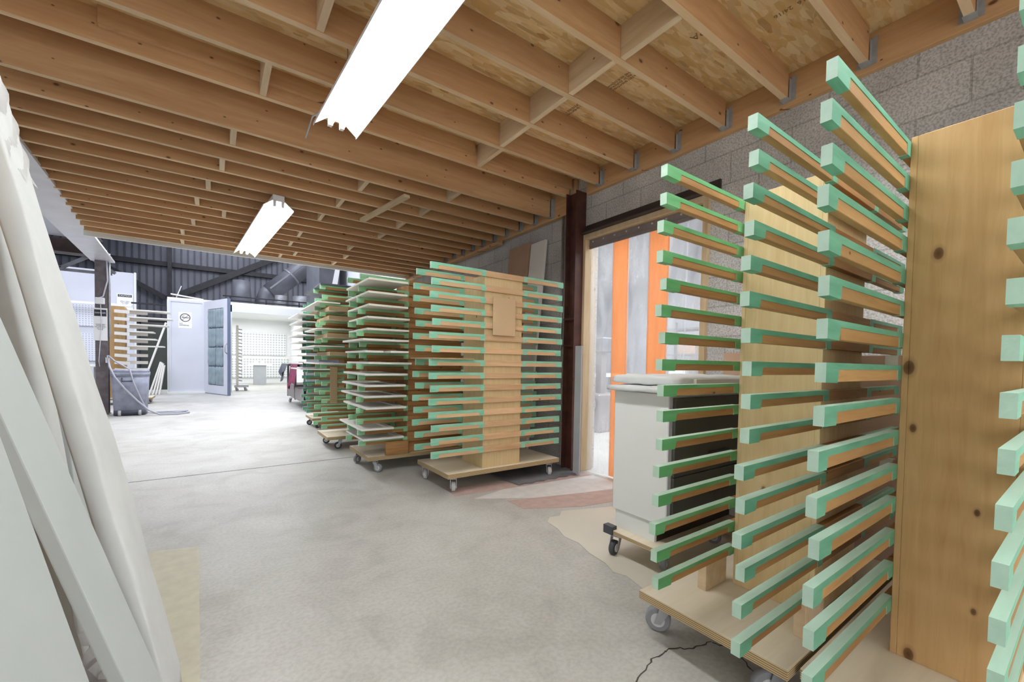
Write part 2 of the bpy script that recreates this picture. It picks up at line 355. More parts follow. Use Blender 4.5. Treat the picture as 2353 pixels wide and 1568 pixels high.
# ------------------------------------------------------------------ mesh helpers
class MB:
    def __init__(s): s.bm = bmesh.new(); s.mats = []
    def mi(s, m):
        m = MT[m] if isinstance(m, str) else m
        if m not in s.mats: s.mats.append(m)
        return s.mats.index(m)
    def hexa(s, pts, m):
        vs = [s.bm.verts.new(p) for p in pts]; k = s.mi(m)
        for f in ((0, 3, 2, 1), (4, 5, 6, 7), (0, 1, 5, 4), (1, 2, 6, 5), (2, 3, 7, 6), (3, 0, 4, 7)):
            fc = s.bm.faces.new([vs[i] for i in f]); fc.material_index = k
        return s
    def box(s, x0, x1, y0, y1, z0, z1, m):
        if x0 > x1: x0, x1 = x1, x0
        if y0 > y1: y0, y1 = y1, y0
        return s.hexa([(x0, y0, z0), (x1, y0, z0), (x1, y1, z0), (x0, y1, z0), (x0, y0, z1), (x1, y0, z1), (x1, y1, z1), (x0, y1, z1)], m)
    def bar(s, a, b, w, h, m, upv=(0, 0, 1)):
        a, b = Vector(a), Vector(b); d = (b-a).normalized()
        side = d.cross(Vector(upv))
        if side.length < 1e-4: side = d.cross(Vector((1, 0, 0)))
        side.normalize(); u = side.cross(d)
        side *= w/2; u *= h/2
        P = [a-side-u, a+side-u, a+side+u, a-side+u, b-side-u, b+side-u, b+side+u, b-side+u]
        return s.hexa([P[0], P[3], P[2], P[1], P[4], P[7], P[6], P[5]], m)
    def tube(s, pts, r, m, n=10, caps=True, smooth=True):
        pts = [Vector(p) for p in pts]; k = s.mi(m); rings = []
        rs = r if isinstance(r, (list, tuple)) else [r]*len(pts)
        ref = None
        for i, p in enumerate(pts):
            if i == 0: d = pts[1]-p
            elif i == len(pts)-1: d = p-pts[i-1]
            else: d = (pts[i+1]-pts[i-1])
            d.normalize()
            if ref is None:
                ref = d.orthogonal().normalized()
            else:
                ref = (ref - d*ref.dot(d)).normalized()
            o = d.cross(ref)
            rings.append([s.bm.verts.new(p + (ref*math.cos(2*PI*j/n) + o*math.sin(2*PI*j/n))*rs[i]) for j in range(n)])
        for a, b in zip(rings, rings[1:]):
            for j in range(n):
                f = s.bm.faces.new((a[j], a[(j+1) % n], b[(j+1) % n], b[j])); f.material_index = k; f.smooth = smooth
        if caps:
            for rg in (rings[0][::-1], rings[-1]):
                f = s.bm.faces.new(rg); f.material_index = k
        return s
    def prism(s, poly, z0, z1, m, T=None):
        k = s.mi(m); T = T or (lambda x, y, z: (x, y, z))
        a = [s.bm.verts.new(T(x, y, z0)) for x, y in poly]; b = [s.bm.verts.new(T(x, y, z1)) for x, y in poly]
        n = len(poly)
        f = s.bm.faces.new(a[::-1]); f.material_index = k
        f = s.bm.faces.new(b); f.material_index = k
        for i in range(n):
            f = s.bm.faces.new((a[i], a[(i+1) % n], b[(i+1) % n], b[i])); f.material_index = k
        return s
    def grid(s, fn, nu, nv, m, smooth=True):
        k = s.mi(m); V = [[s.bm.verts.new(fn(i/nu, j/nv)) for j in range(nv+1)] for i in range(nu+1)]
        for i in range(nu):
            for j in range(nv):
                f = s.bm.faces.new((V[i][j], V[i+1][j], V[i+1][j+1], V[i][j+1])); f.material_index = k; f.smooth = smooth
        return s
    def jitter(s, a, seed=0):
        R = random.Random(seed)
        for v in s.bm.verts: v.co += Vector((R.uniform(-a, a), R.uniform(-a, a), R.uniform(-a, a)))
        return s
    def mesh(s, name, bevel=0, seg=1):
        bmesh.ops.recalc_face_normals(s.bm, faces=s.bm.faces)
        if bevel:
            bmesh.ops.bevel(s.bm, geom=[e for e in s.bm.edges if len(e.link_faces) == 2 and e.calc_face_angle(0) > .6], offset=bevel, segments=seg, affect='EDGES', profile=.6)
        me = bpy.data.meshes.new(name); s.bm.to_mesh(me); s.bm.free()
        for m in s.mats: me.materials.append(m)
        return me
def link(name, me, parent=None, loc=(0, 0, 0), rz=0.0, mod=None):
    o = bpy.data.objects.new(name, me); COL.objects.link(o)
    if parent: o.parent = parent
    o.location = loc; o.rotation_euler = (0, 0, rz)
    return o
def part(name, mb, parent=None, loc=(0, 0, 0), rz=0.0, bevel=0, seg=1, label=None):
    o = link(name, mb.mesh(name, bevel, seg), parent, loc, rz)
    if label: o['label'] = label
    return o
def tag(o, label, cat, group=None):
    o['label'] = label; o['category'] = cat
    if group: o['group'] = group
    return o
def thing(name, label, cat, loc=(0, 0, 0), rz=0.0, group=None):
    o = bpy.data.objects.new(name, None); COL.objects.link(o)
    o.location = loc; o.rotation_euler = (0, 0, rz); o.empty_display_size = .1
    return tag(o, label, cat, group)
def struct(o): o['kind'] = 'structure'; return o
def shift(f, dx, dy, dz): return lambda *a: f(*a)
ORD = ['topmost', 'second from the top', 'third from the top', 'fourth from the top', 'fifth from the top', 'sixth from the top', 'seventh from the top',
       'eighth from the top', 'seventh from the bottom', 'sixth from the bottom', 'fifth from the bottom', 'fourth from the bottom', 'third from the bottom', 'second from the bottom', 'lowest']

# ================================================================== SETTING
WX = 3.09          # face of the block wall on the right
JB, JT = 2.83, 3.014   # underside and top of the joists
fl = struct(part('floor', MB().box(-9, 10, -4, 32, -.12, 0, 'floor')))
# worn floor paint by the opening, overspray patch, joints and cracks: flat marks belonging to the floor
def flat(poly, z, h, m): return MB().prism(poly, z, z+h, m)
MT['red_paint'] = simple('worn_red_floor_paint', '#b59d94', .7, var=.1, scale=14)
MT['white_paint_floor'] = simple('worn_white_floor_paint', '#cfcdca', .6, var=.08, scale=12)
MT['stain'] = simple('beige_overspray', '#bcb8a4', .7, var=.08, scale=18)
part('floor_marking', flat([(1.62, 3.24), (3.05, 3.06), (3.05, 2.92), (2.5, 2.96), (1.6, 3.03)], 0, .0012, 'red_paint'), fl, label='worn red painted band')
part('floor_marking', flat([(2.05, 2.99), (3.05, 2.90), (3.05, 2.45), (2.2, 2.62), (1.7, 2.9)], 0, .001, 'white_paint_floor'), fl, label='worn white painted band')
part('floor_marking', flat([(1.9, 2.72), (3.05, 2.42), (3.05, 2.18), (2.3, 2.3), (1.9, 2.5)], 0, .0014, 'red_paint'), fl, label='worn red painted band')
part('floor_patch', flat([(-.32, 3.08), (-.08, 3.01), (-.05, 1.97), (-.04, 1.5), (-.3, 1.5), (-.34, 2.4)], 0, .0012, 'stain'), fl, label='beige overspray patch')
jm = MB(); jm.bar((-3, 4.84, 0), (1.35, 4.9, 0), .012, .002, 'crack'); part('floor_joint', jm, fl)
def crack(pts):
    mb = MB(); R = random.Random(len(pts)); out = []
    for a, b in zip(pts, pts[1:]):
        for k in range(6):
            t = k/6; out.append((a[0]+(b[0]-a[0])*t+R.uniform(-.006, .006), a[1]+(b[1]-a[1])*t+R.uniform(-.006, .006)))
    out.append(pts[-1])
    for a, b in zip(out, out[1:]): mb.bar((*a, 0), (*b, 0), R.uniform(.003, .007), .002, 'crack')
    part('floor_crack', mb, fl)
crack([(1.08, .78), (1.19, .906), (1.337, .944), (1.438, .939), (1.516, .896), (1.618, .874)])
crack([(1.618, .874), (1.64, .79), (1.577, .689), (1.5, .52)])

# right wall with the curtain opening (Y 1.80 .. 3.10, up to 2.34)
OY0, OY1, OZ = 1.78, 3.12, 2.42
w = MB(); w.box(WX, WX+.2, -4, OY0, 0, 6.5, 'cmu'); w.box(WX, WX+.2, OY1, 11.4, 0, 6.5, 'cmu'); w.box(WX, WX+.2, OY0, OY1, OZ, 6.5, 'cmu')
struct(part('wall_right', w))
w = MB(); w.box(3.09, 3.29, 11.4, 15.9, 0, 7.5, 'white_wall'); struct(part('wall_right', w))
# door frame of the opening
d1 = struct(part('door_1', MB().box(WX-.035, WX+.13, 3.075, 3.12, 0, 2.36, 'stud').box(WX-.035, WX+.13, OY0, OY0+.045, 0, 2.36, 'stud').box(WX-.035, WX+.13, OY0, 3.12, 2.36, 2.41, 'stud'), bevel=.003))
ln = MB(); ln.box(WX-.02, WX, 1.70, 3.20, 2.41, 2.50, 'lintel'); ln.box(WX-.09, WX, 1.70, 3.20, 2.41, 2.422, 'lintel')
struct(part('trim_1', ln, bevel=.002))

# ceiling: OSB deck, joists, blocking, hangers, ledgers
ceil = struct(part('ceiling', MB().box(-1.45, WX, -2.2, 7.86, JT, JT+.02, 'osb')))
js = [round(-1.999+.4065*k, 4) for k in range(14)]      # shallow joists every 16 inches, up to the red steel column
JB2 = 2.70                                              # deeper joists beyond it, every 12 inches
js2 = [round(3.575+.288*k, 4) for k in range(15)]
jme = MB().box(-1.42, 3.0, -.019, .019, JB, JT, 'joist').mesh('joist', .002)
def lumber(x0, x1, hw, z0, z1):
    m_ = MB().box(x0, x1, -hw, hw, z0, z1, 'joist'); k = m_.mi('joist_lit_underside')
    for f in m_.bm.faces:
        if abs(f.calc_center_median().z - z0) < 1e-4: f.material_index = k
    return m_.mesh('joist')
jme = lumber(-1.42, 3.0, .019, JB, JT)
def hanger(x, zb, hh):
    hm = MB(); hm.box(x-.015, x+.048, -.024, .024, zb-.003, zb, 'galv')
    for s_ in (-1, 1):
        hm.box(x+.012, x+.045, s_*.0195, s_*.022, zb, zb+hh, 'galv'); hm.box(x+.044, x+.048, s_*.02, s_*.045, zb, zb+hh+.02, 'galv')
    return hm.mesh('joist_hanger')
hme = hanger(3.0, JB, .13); hme2 = hanger(2.985, JB2, .2)
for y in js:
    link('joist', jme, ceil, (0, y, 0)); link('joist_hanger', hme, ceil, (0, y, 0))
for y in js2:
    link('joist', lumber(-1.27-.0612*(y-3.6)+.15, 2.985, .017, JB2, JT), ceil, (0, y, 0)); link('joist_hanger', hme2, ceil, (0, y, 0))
part('ledger', MB().box(3.05, WX, -2.2, 3.07, JB-.03, JT, 'ledger'), ceil, bevel=.002)
part('ledger', MB().box(3.034, WX-.002, 3.225, 7.86, JB2-.02, JT, 'ledger'), ceil, bevel=.002)
part('ledger_strip', MB().box(2.95, 3.034, 4.55, 7.86, JB2-.08, JB2-.05, 'ledger').box(3.0, 3.034, 4.55, 7.86, JB2-.05, JB2-.02, 'ledger'), ceil, bevel=.002)
part('rim_board', MB().box(-1.42, WX, 7.86, 7.895, JB2-.01, JT+.02, 'white_panel'), ceil)
bl = [(1.89, 1.44), (1.87, 1.85), (1.87, 2.25), (1.88, 2.66), (1.91, 3.07), (.455, 2.25), (.26, 3.07), (.5, 1.45)]
bl2 = [(.11, 3.71), (.05, 4.28), (-.05, 4.86), (-.15, 5.44), (.083, 5.72), (-.21, 6.3), (-.34, 6.87), (-.37, 7.45),
      (1.12, 4.0), (1.05, 4.57), (.98, 5.15), (.89, 6.01), (.86, 6.58), (1.0, 7.16), (1.9, 3.71), (1.85, 4.28), (1.8, 4.86), (1.76, 5.44), (1.59, 6.3), (1.67, 6.87), (.83, 7.45), (1.62, 7.45)]
bme = MB().box(-.019, .019, -.184, .184, JB+.002, JT, 'block').mesh('blocking', .002)
bme2 = MB().box(-.019, .019, -.126, .126, JB2+.002, JT, 'block').mesh('blocking', .002)
for x, y in bl2:
    yc = min(((a+b)/2 for a, b in zip(js2, js2[1:])), key=lambda q: abs(q-y))
    link('blocking', bme2, ceil, (x, yc, 0))
used = set()
for x, y in bl:
    k = min(range(len(js)-1), key=lambda i: abs((js[i]+js[i+1])/2 - y)); yc = (js[k]+js[k+1])/2
    if (k, round(x)) in used: continue
    used.add((k, round(x)))
    link('blocking', bme, ceil, (x, yc, 0))
for y, x0, x1, dz in ((3.285-.038, -.52, 1.85, .08), (3.285-.038, 1.95, 3.0, .07)):
    part('sister_joist', MB().box(x0, x1, -.018, .018, JB+dz, JT, 'joist'), ceil, (0, y+.0, 0))
# stamp printed on the deck and on a joist
def text_part(txt, size, loc, rot, mat, parent=None, name='printed_text', ext=.0008, align='CENTER'):
    c = bpy.data.curves.new(name, 'FONT'); c.body = txt; c.size = size; c.extrude = ext; c.align_x = align; c.align_y = 'CENTER'
    o = bpy.data.objects.new(name, c); COL.objects.link(o); o.location = loc; o.rotation_euler = rot
    bpy.context.view_layer.update()
    me = bpy.data.meshes.new_from_object(o.evaluated_get(bpy.context.evaluated_depsgraph_get()))
    bpy.data.objects.remove(o); me.materials.clear(); me.materials.append(MT[mat])
    o = bpy.data.objects.new(name, me); COL.objects.link(o); o.location = loc; o.rotation_euler = rot; o.parent = parent
    return o
MT['stamp'] = simple('faded_stamp_ink', '#94754a', .8)
text_part('APA', .07, (2.28, 1.40, JT-.001), (PI, 0, PI/2), 'stamp', ceil)
text_part('RATED SHEATHING\n7/16 INCH  EXPOSURE 1\nTHIS SIDE DOWN', .026, (2.24, 1.95, JT-.001), (PI, 0, PI/2), 'stamp', ceil)
text_part('RATED SHEATHING\nEXPOSURE 1', .03, (2.2, 2.36, JT-.001), (PI, 0, PI/2), 'stamp', ceil)
text_part('7/16  24/16', .04, (2.5, 1.02, JT-.001), (PI, 0, PI/2), 'stamp', ceil)

# far wall of ribbed sheeting, roof and remaining shell
FY = 24.0
fw_ = MB(); fw_.box(-9, 9, FY+.05, FY+.2, 0, 11, 'dark_wall')
x = -9.0
while x < 9: fw_.box(x, x+.045, FY, FY+.05, 0, 11, 'rib'); x += .235
struct(part('wall_far', fw_))
struct(part('wall_left', MB().box(-9.2, -9, -4, 24, 0, 7.5, 'white_wall')))
struct(part('ceiling', MB().box(-9, -1.95, 4, 24, 6.2, 6.35, 'white_wall')))
# girts and cross bracing on the far wall
g = MB(); g.box(-9, 9, FY-.22, FY, 5.05, 5.25, 'dark_steel'); g.box(-9, 9, FY-.22, FY, 2.6, 2.8, 'dark_steel')
tag(part('wall_girt', g), 'dark horizontal steel girts running along the ribbed far wall', 'girt')
br = MB(); br.bar((-4.3, FY-.28, 5.14), (-1.75, FY-.28, 3.66), .12, .2, 'dark_steel')
tag(part('cross_brace', br), 'dark steel brace sloping down to the right on the far wall', 'brace')
br = MB(); br.bar((-1.25, FY-.28, 3.86), (4.2, FY-.28, 7.07), .12, .26, 'dark_steel'); 
tag(part('cross_brace', br), 'dark steel brace rising to the right above the white door', 'brace')
br = MB(); br.bar((-1.6, FY-.47, 0), (-1.6, FY-.47, 7.4), .14, .14, 'dark_steel')
tag(part('steel_post', br), 'thin dark post standing before the ribbed far wall', 'post')

# ================================================================== STEEL AND SERVICES
# wrapped beam under the left edge of the joists
A, B = Vector((-1.27, 3.6, 0)), Vector((-1.72, 10.95, 0))
bm_ = thing('steel_beam', 'steel beam under the left joist ends, covered in white poly film', 'beam')
f = MB()
f.bar(A+Vector((0, 0, 2.655)), B+Vector((0, 0, 2.88)), .33, .03, 'film')
f.bar(A+Vector((-.06, 0, 2.83)), B+Vector((-.06, 0, 3.06)), .02, .33, 'film')
part('film_cover', f, bm_)
f = MB(); f.bar(A+Vector((-.09, 0, 2.83)), B+Vector((-.09, 0, 3.06)), .03, .33, 'brown_steel'); f.bar(A+Vector((-.1, 0, 3.005)), B+Vector((-.1, 0, 3.24)), .2, .02, 'brown_steel')
part('web', f, bm_)
dr = MB()
def drape(u, v):
    y = 4.2+u*2.6; x = -1.44-.16*u-.05*v*(1-u)+.03*math.sin(u*17+v*5)*v
    return (x, y, 2.66-.42*v*(1-u*.95)+.02*math.sin(9*u)*v)
dr.grid(drape, 16, 8, 'film')
part('hanging_film', dr, bm_, label='loose film hanging off the beam')

st = thing('steel_column', 'dusty grey-brown steel column with conduit, standing beside the grey rolling bin', 'column', (-1.72, 10.85, 0))
c = MB(); c.box(-.085, .085, -.085, -.07, 0, 2.86, 'grey_steel').box(-.085, .085, .07, .085, 0, 2.86, 'grey_steel').box(-.012, .012, -.07, .07, 0, 2.86, 'grey_steel')
c.box(-.085, -.07, -.07, .07, 0, 2.86, 'grey_steel').box(-.1, .1, -.1, .1, 0, .015, 'grey_steel')
part('post', c, st)
part('pipe', MB().tube([(.108, -.06, 3.0), (.108, -.06, 1.45)], .018, 'zinc'), st)
part('conduit', MB().tube([(.075, -.1, 3.05), (.09, -.1, 2.5), (.03, -.1, 2.2), (-.02, -.1, 2.17), (-.01, -.1, 2.1)], .012, 'white_wall'), st)
part('junction_box', MB().box(-.075, .055, -.16, -.09, 2.05, 2.17, 'vent_white'), st, bevel=.01)
part('switch_cord', MB().tube([(0, -.14, 2.06), (.01, -.14, 1.7), (-.03, -.14, 1.0), (-.02, -.14, .9)], .006, 'white_wall'), st)
part('outlet', MB().box(.06, .11, -.15, -.09, .97, 1.07, 'vent_white'), st)
def sign(name, w_, h_, loc, rz, header, lines, label, cat='sign', hh=.16):
    t = thing(name, label, cat, loc, rz)
    part('sheet', MB().box(-w_/2, w_/2, -.006, 0, 0, h_, 'paper_white'), t)
    part('header', MB().box(-w_*.43, w_*.43, -.009, -.006, h_*(.95-hh), h_*.95, 'ink'), t)
    text_part(header, min(h_*hh*.8, w_*.19), (0, -.0095, h_*(.95-hh/2)), (PI/2, 0, 0), 'paper_white', t)
    text_part('\n'.join(lines), min(h_*.085, w_*.125), (0, -.0068, h_*.42), (PI/2, 0, 0), 'ink', t)
    return t
sign('warning_poster', .19, .60, (-1.73, 10.755, 1.38), 0, 'DANGER', ['FLAMMABLE', 'MATERIALS', 'NO SMOKING', 'OR OPEN', 'FLAME'], 'white warning poster with black header taped around the dusty steel column', hh=.2)

rc = thing('steel_column', 'dark red-brown steel column against block wall left of curtain doorway', 'column', (3.0, 3.175, 0))
c = MB(); c.box(-.05, .085, -.07, -.058, 0, 2.84, 'red_steel').box(-.05, .085, .07, .082, 0, 2.84, 'red_steel').box(.0, .012, -.058, .07, 0, 2.84, 'red_steel')
c.box(-.055, -.045, -.072, .083, 1.55, 1.565, 'red_steel').box(-.055, -.045, -.075, .085, 1.28, 1.295, 'red_steel')
part('post', c, rc)
cd = thing('electrical_conduit', 'two grey conduits running down the block wall beside red-brown column', 'conduit', (3.06, 3.42, 0))
part('pipe', MB().tube([(0, 0, 2.7), (0, 0, 1.27), (-.01, .02, 1.22), (-.02, .3, 1.22)], .014, 'zinc'), cd)
part('pipe', MB().tube([(0, -.05, 2.7), (0, -.05, 1.2), (0, -.05, 1.18)], .014, 'zinc'), cd)
part('pipe', MB().tube([(0, -.1, 2.7), (0, -.1, 1.2)], .012, 'galv'), cd)
part('conduit_body', MB().box(-.03, .02, -.08, -.02, 1.1, 1.2, 'galv'), cd)
gb = MB(); gb.hexa([(2.955, 3.19, 0), (2.99, 3.19, 0), (2.99, 3.27, 0), (2.955, 3.27, 0), (3.02, 3.16, 1.30), (3.035, 3.16, 1.30), (3.035, 3.235, 1.30), (3.02, 3.235, 1.30)], 'grey_board')
gb = MB().bar((2.925, 3.0, 0.0), (2.945, 3.02, 1.28), .085, .018, 'grey_board', upv=(1, 0, 0))
tag(part('trim_board', gb), 'narrow light grey trim board leaning upright on the red-brown column', 'board')

# beam and open web joist across the left hall, white ceiling band
tb = thing('roof_truss', 'open web steel truss spanning the left hall under the brown beam', 'truss', (0, 12.0, 0))
q = MB(); q.bar((-7, 0, 3.13), (-1.75, 0, 3.13), .08, .05, 'truss'); part('top_chord', q, tb)
q = MB(); q.bar((-7, 0, 2.80), (-1.75, 0, 2.80), .08, .05, 'truss'); part('bottom_chord', q, tb)
q = MB()
for k in range(13): q.bar((-6.9+k*.4, 0, 2.82 if k % 2 else 3.11), (-6.5+k*.4, 0, 3.11 if k % 2 else 2.82), .05, .06, 'truss')
part('web', q, tb)
tag(part('cross_beam', MB().box(-8, -1.86, 11.0, 11.14, 2.99, 3.22, 'brown_steel').box(-8, -1.86, 10.93, 11.2, 2.97, 3.0, 'brown_steel')), 'red-brown steel beam crossing the left hall above the truss', 'beam')
tag(part('ceiling_panel', MB().hexa([(-8, 7.6, 3.28), (-1.95, 7.6, 3.28), (-1.95, 10.93, 3.24), (-8, 10.93, 3.24), (-8, 7.6, 3.32), (-1.95, 7.6, 3.32), (-1.95, 10.93, 3.28), (-8, 10.93, 3.28)], 'white_wall')), 'pale soffit panel sloping behind the film-wrapped beam', 'panel')

# ================================================================== FLUORESCENT FIXTURES
def fixture(loc, rz, label):
    t = thing('fluorescent_light', label, 'light', loc, rz, 'long fluorescent fixtures hung under the joists')
    LN = 2.42
    h = MB(); h.box(-.05, .05, 0, LN, .02, .075, 'vent_white'); part('housing', h, t, bevel=.003)
    r = MB()
    for s_ in (-1, 1):
        r.hexa([(s_*.045, 0, .022), (s_*.05, 0, .026), (s_*.05, LN, .026), (s_*.045, LN, .022), (s_*.128, 0, -.045), (s_*.131, 0, -.042), (s_*.131, LN, -.042), (s_*.128, LN, -.045)], 'vent_white')
        r.hexa([(s_*.128, 0, -.045), (s_*.131, 0, -.045), (s_*.131, LN, -.045), (s_*.128, LN, -.045), (s_*.128, 0, -.055), (s_*.131, 0, -.055), (s_*.131, LN, -.055), (s_*.128, LN, -.055)], 'vent_white')
    r.box(-.05, .05, 0, LN, .015, .022, 'vent_white')
    part('reflector', r, t)
    for s_ in (-1, 1):
        part('tube', MB().tube([(s_*.035, .03, -.012), (s_*.035, LN-.03, -.012)], .0165, 'tube', 12), t)
        for e in (0.0, LN-.03): part('socket', MB().box(s_*.035-.012, s_*.035+.012, e, e+.03, -.032, .02, 'vent_white'), t)
    for y in (.25, LN-.25): part('hanger_wire', MB().tube([(0, y, .07), (0, y, JT-loc[2])], .004, 'zinc', 6), t)
    return t
fixture((.735, .46, 2.60), .045, 'nearest long fluorescent light, two bright tubes, hung under the joists overhead')
fixture((.50, 4.62, 2.59), .07, 'farther fluorescent light hung under the joists above the drying racks')
fixture((1.9, -1.9, 2.60), 0, 'fluorescent light behind the viewer above the nearest rack')
lo = MB().tube([(.56, 2.86, 2.66), (.50, 2.92, 2.62), (.47, 2.97, 2.50)], .005, 'zinc', 6)
tag(part('power_cord', lo), 'thin grey cord dangling off the far end of the nearest light', 'cord')
lo = MB(); lo.bar((1.36, 4.90, 2.683), (1.505, 3.92, 2.683), .06, .03, 'block'); 
tag(part('loose_batten', lo, bevel=.002), 'loose pale batten fixed diagonally under the joists', 'batten')
lo = MB().tube([(-.57, 2.3, 2.83), (-.55, 2.32, 2.79), (-.52, 2.35, 2.76), (-.50, 2.38, 2.83)], .006, 'vent_white', 6)
tag(part('cable_end', lo), 'white cable stub looping off a joist at the photo top left', 'cable')

# ================================================================== CASTERS
def caster_meshes(r, wm, tyre):
    wl = MB(); wl.tube([(0, -.016, 0), (0, -.012, 0), (0, .012, 0), (0, .016, 0)], [r*.86, r, r, r*.86], tyre, 24)
    wl.tube([(0, -.02, 0), (0, .02, 0)], r*.55, wm, 18); wl.tube([(0, -.026, 0), (0, .026, 0)], r*.14, 'zinc', 10)
    fk = MB()
    for s_ in (-1, 1):
        fk.hexa([(-.012, s_*.024, -.012), (.012, s_*.024, -.012), (.012, s_*.027, -.012), (-.012, s_*.027, -.012),
                 (-r*1.15, s_*.024, r+.018), (-r*.2, s_*.024, r+.018), (-r*.2, s_*.027, r+.018), (-r*1.15, s_*.027, r+.018)], 'zinc')
    fk.box(-r*1.15, -r*.2, -.027, .027, r+.015, r+.022, 'zinc')
    fk.tube([(-r*.7, 0, r+.02), (-r*.7, 0, r+.032)], .022, 'zinc', 12)
    fk.box(-r*.7-.04, -r*.7+.04, -.032, .032, r+.030, r+.035, 'zinc')
    return wl.mesh('wheel'), fk.mesh('fork')
CAST = {'grey': (.050, *caster_meshes(.050, 'wheel_white', 'rubber_grey')), 'white': (.042, *caster_meshes(.042, 'wheel_white', 'wheel_white')),
        'black': (.042, *caster_meshes(.042, 'wheel_white', 'rubber_black')), 'mid': (.042, *caster_meshes(.042, 'wheel_white', 'rubber_grey'))}
def caster(parent, x, y, kind, rz):
    r, wme, fme = CAST[kind]
    # the mounting plate stays over (x, y); the wheel trails
    off = Vector((r*.7, 0)); off = Vector((off.x*math.cos(rz), off.x*math.sin(rz)))
    fo = link('caster', fme, parent, (x+off.x, y+off.y, r), rz)
    link('wheel', wme, fo)
    return fo

# ================================================================== DRYING RACKS
def arm_meshes(xa, xb, cx0, cx1, h, th, wm, tm, seed):
    """arm runs along X from xa to xb, screwed to a column face between cx0 and cx1; one tape wrap per free end"""
    me = MB().box(xa, xb, -th/2, th/2, -h, 0, wm).mesh('arm', .0012)
    R = random.Random(seed); e = .0016; out = []
    for (tip, col, s_) in ((xa, cx0, 1), (xb, cx1, -1)):
        t = MB(); L_ = abs(col-tip); w0 = R.uniform(.045, .075); w1 = R.uniform(.035, .055); st_ = h*R.uniform(.3, .42)
        prof = [(0, h+e), (w0, h+e), (w0+.006, st_), (L_-w1-.004, st_), (L_-w1, h+e*.5), (L_-.002, h+e*.5)]
        k = t.mi(tm); rings = []
        for d, hh in prof:
            j = R.uniform(-.0012, .0012); x = tip+s_*(d-(e if d == 0 else 0))
            rings.append([t.bm.verts.new(p) for p in ((x, -th/2-e, -hh+j), (x, -th/2-e, e), (x, th/2+e, e), (x, th/2+e, -hh+j))])
        for a, b in zip(rings, rings[1:]):
            for q in range(4):
                f = t.bm.faces.new((a[q], a[(q+1) % 4], b[(q+1) % 4], b[q])); f.material_index = k
        for rg in (rings[0], rings[-1][::-1]): f = t.bm.faces.new(rg); f.material_index = k
        out.append(t.mesh('tape'))
    return me, out
def rack(label, cx, cyn, cyf, cw, ctop, dolly, dz, zs_near, zs_far, xa, xb, h, th, wm, tm, kind, casters, near_tm=None, ctop_far=None, dmat='ply_light', xaf=None, ply='ply', dth=.04, colz=None):
    """cx left side of the column, cw its width, cyn / cyf its near and far faces, all in world metres; root at the dolly centre"""
    x0, x1, y0, y1 = dolly
    ox, oy = (x0+x1)/2, (y0+y1)/2
    t = thing('drying_rack', label, 'rack', (ox, oy, 0), 0, 'wheeled drying racks with green taped arms')
    part('dolly_board', MB().box(x0-ox, x1-ox, y0-oy, y1-oy, dz-dth, dz, dmat), t, bevel=.003, seg=2)
    # box column: two side panels between face panels
    c = MB(); a, b_ = cx-ox, cx+cw-ox; n, f_ = cyn-oy, cyf-oy
    k = .016
    c.box(a, b_, n, n+k, dz, ctop, ply); c.box(a, b_, f_-k, f_, dz, ctop, ply)
    c.box(a, a+k, n+k, f_-k, dz, ctop, ply); c.box(b_-k, b_, n+k, f_-k, dz, ctop, ply)
    part('column', c, t, bevel=.0015)
    va = [arm_meshes(xa-ox+d, xb-ox+d2, a, b_, h, th, wm, near_tm or tm, 10+i) for i, (d, d2) in enumerate(((0, 0), (-.012, .01), (.012, -.008)))]
    xf = xa if xaf is None else xaf
    vf = [arm_meshes(xf-ox+d, xb-ox+d2, a, b_, h, th, wm, tm, 20+i) for i, (d, d2) in enumerate(((0, 0), (-.012, .01), (.012, -.008)))]
    R = random.Random(int(cx*1000+cyn*77))
    for zs, vs, y in ((zs_near, va, n-th/2-.0005), (zs_far, vf, f_+th/2+.0005)):
        for z in zs:
            am, tme = vs[R.randrange(3)]
            o = link('arm', am, t, (0, y, z))
            for q in tme: link('tape', q, o)
    for (x, y, rz) in casters: caster(t, x-ox, y-oy, kind, rz)
    return t

A_Z = [1.773, 1.679, 1.585, 1.485, 1.395, 1.304, 1.212, 1.12, 1.031, .943, .845, .753, .653, .557, .46, .361]
B_Z = [1.776, 1.684, 1.589, 1.493, 1.398, 1.302, 1.204, 1.114, 1.023, .928, .829, .734, .640, .543, .443, .335]
C_Z = [1.80, 1.698, 1.604, 1.51, 1.411, 1.311, 1.213, 1.112, 1.01, .909, .802, .698, .594, .489, .38]
D_Z = [1.698-.1065*k for k in range(-1, 13)]
# nearest rack, at the right edge of the photo
r5 = rack('nearest empty drying rack, wide plywood column at the photo right edge', 1.757, .112, .37, .41, 1.817, (1.43, 2.55, -.03, .50), .20,
     D_Z, C_Z, 1.20, 2.62, .044, .019, 'arm', 'tape_teal', 'grey', [(1.49, .43, 2.2), (1.49, .04, 2.6), (2.48, .43, .8), (2.48, .04, .4)], near_tm='tape_mint', xaf=1.13, dth=.034)
# second rack, before the white cabinet
r4 = rack('empty drying rack with dark green taped arms, in front of white cabinet', 1.757, .58, .867, .41, 1.79, (1.385, 2.55, .515, 1.05), .20,
     B_Z, A_Z, 1.18, 2.62, .036, .022, 'arm_dark', 'tape', 'grey', [(1.52, 1.01, 2.1), (1.52, .59, 2.4), (2.48, .98, .8), (2.48, .60, .4)], near_tm='tape_teal', xaf=1.235, dth=.034, ply='ply_pale')
for bx, by, nm in ((1.60, .895, 0), (1.588, .545, 0)):
    part('support_block', MB().box(bx-1.9675, bx+.155-1.9675, by-.7825-.001, by+.035-.7825, .20, .325, 'block'), r4, bevel=.002)
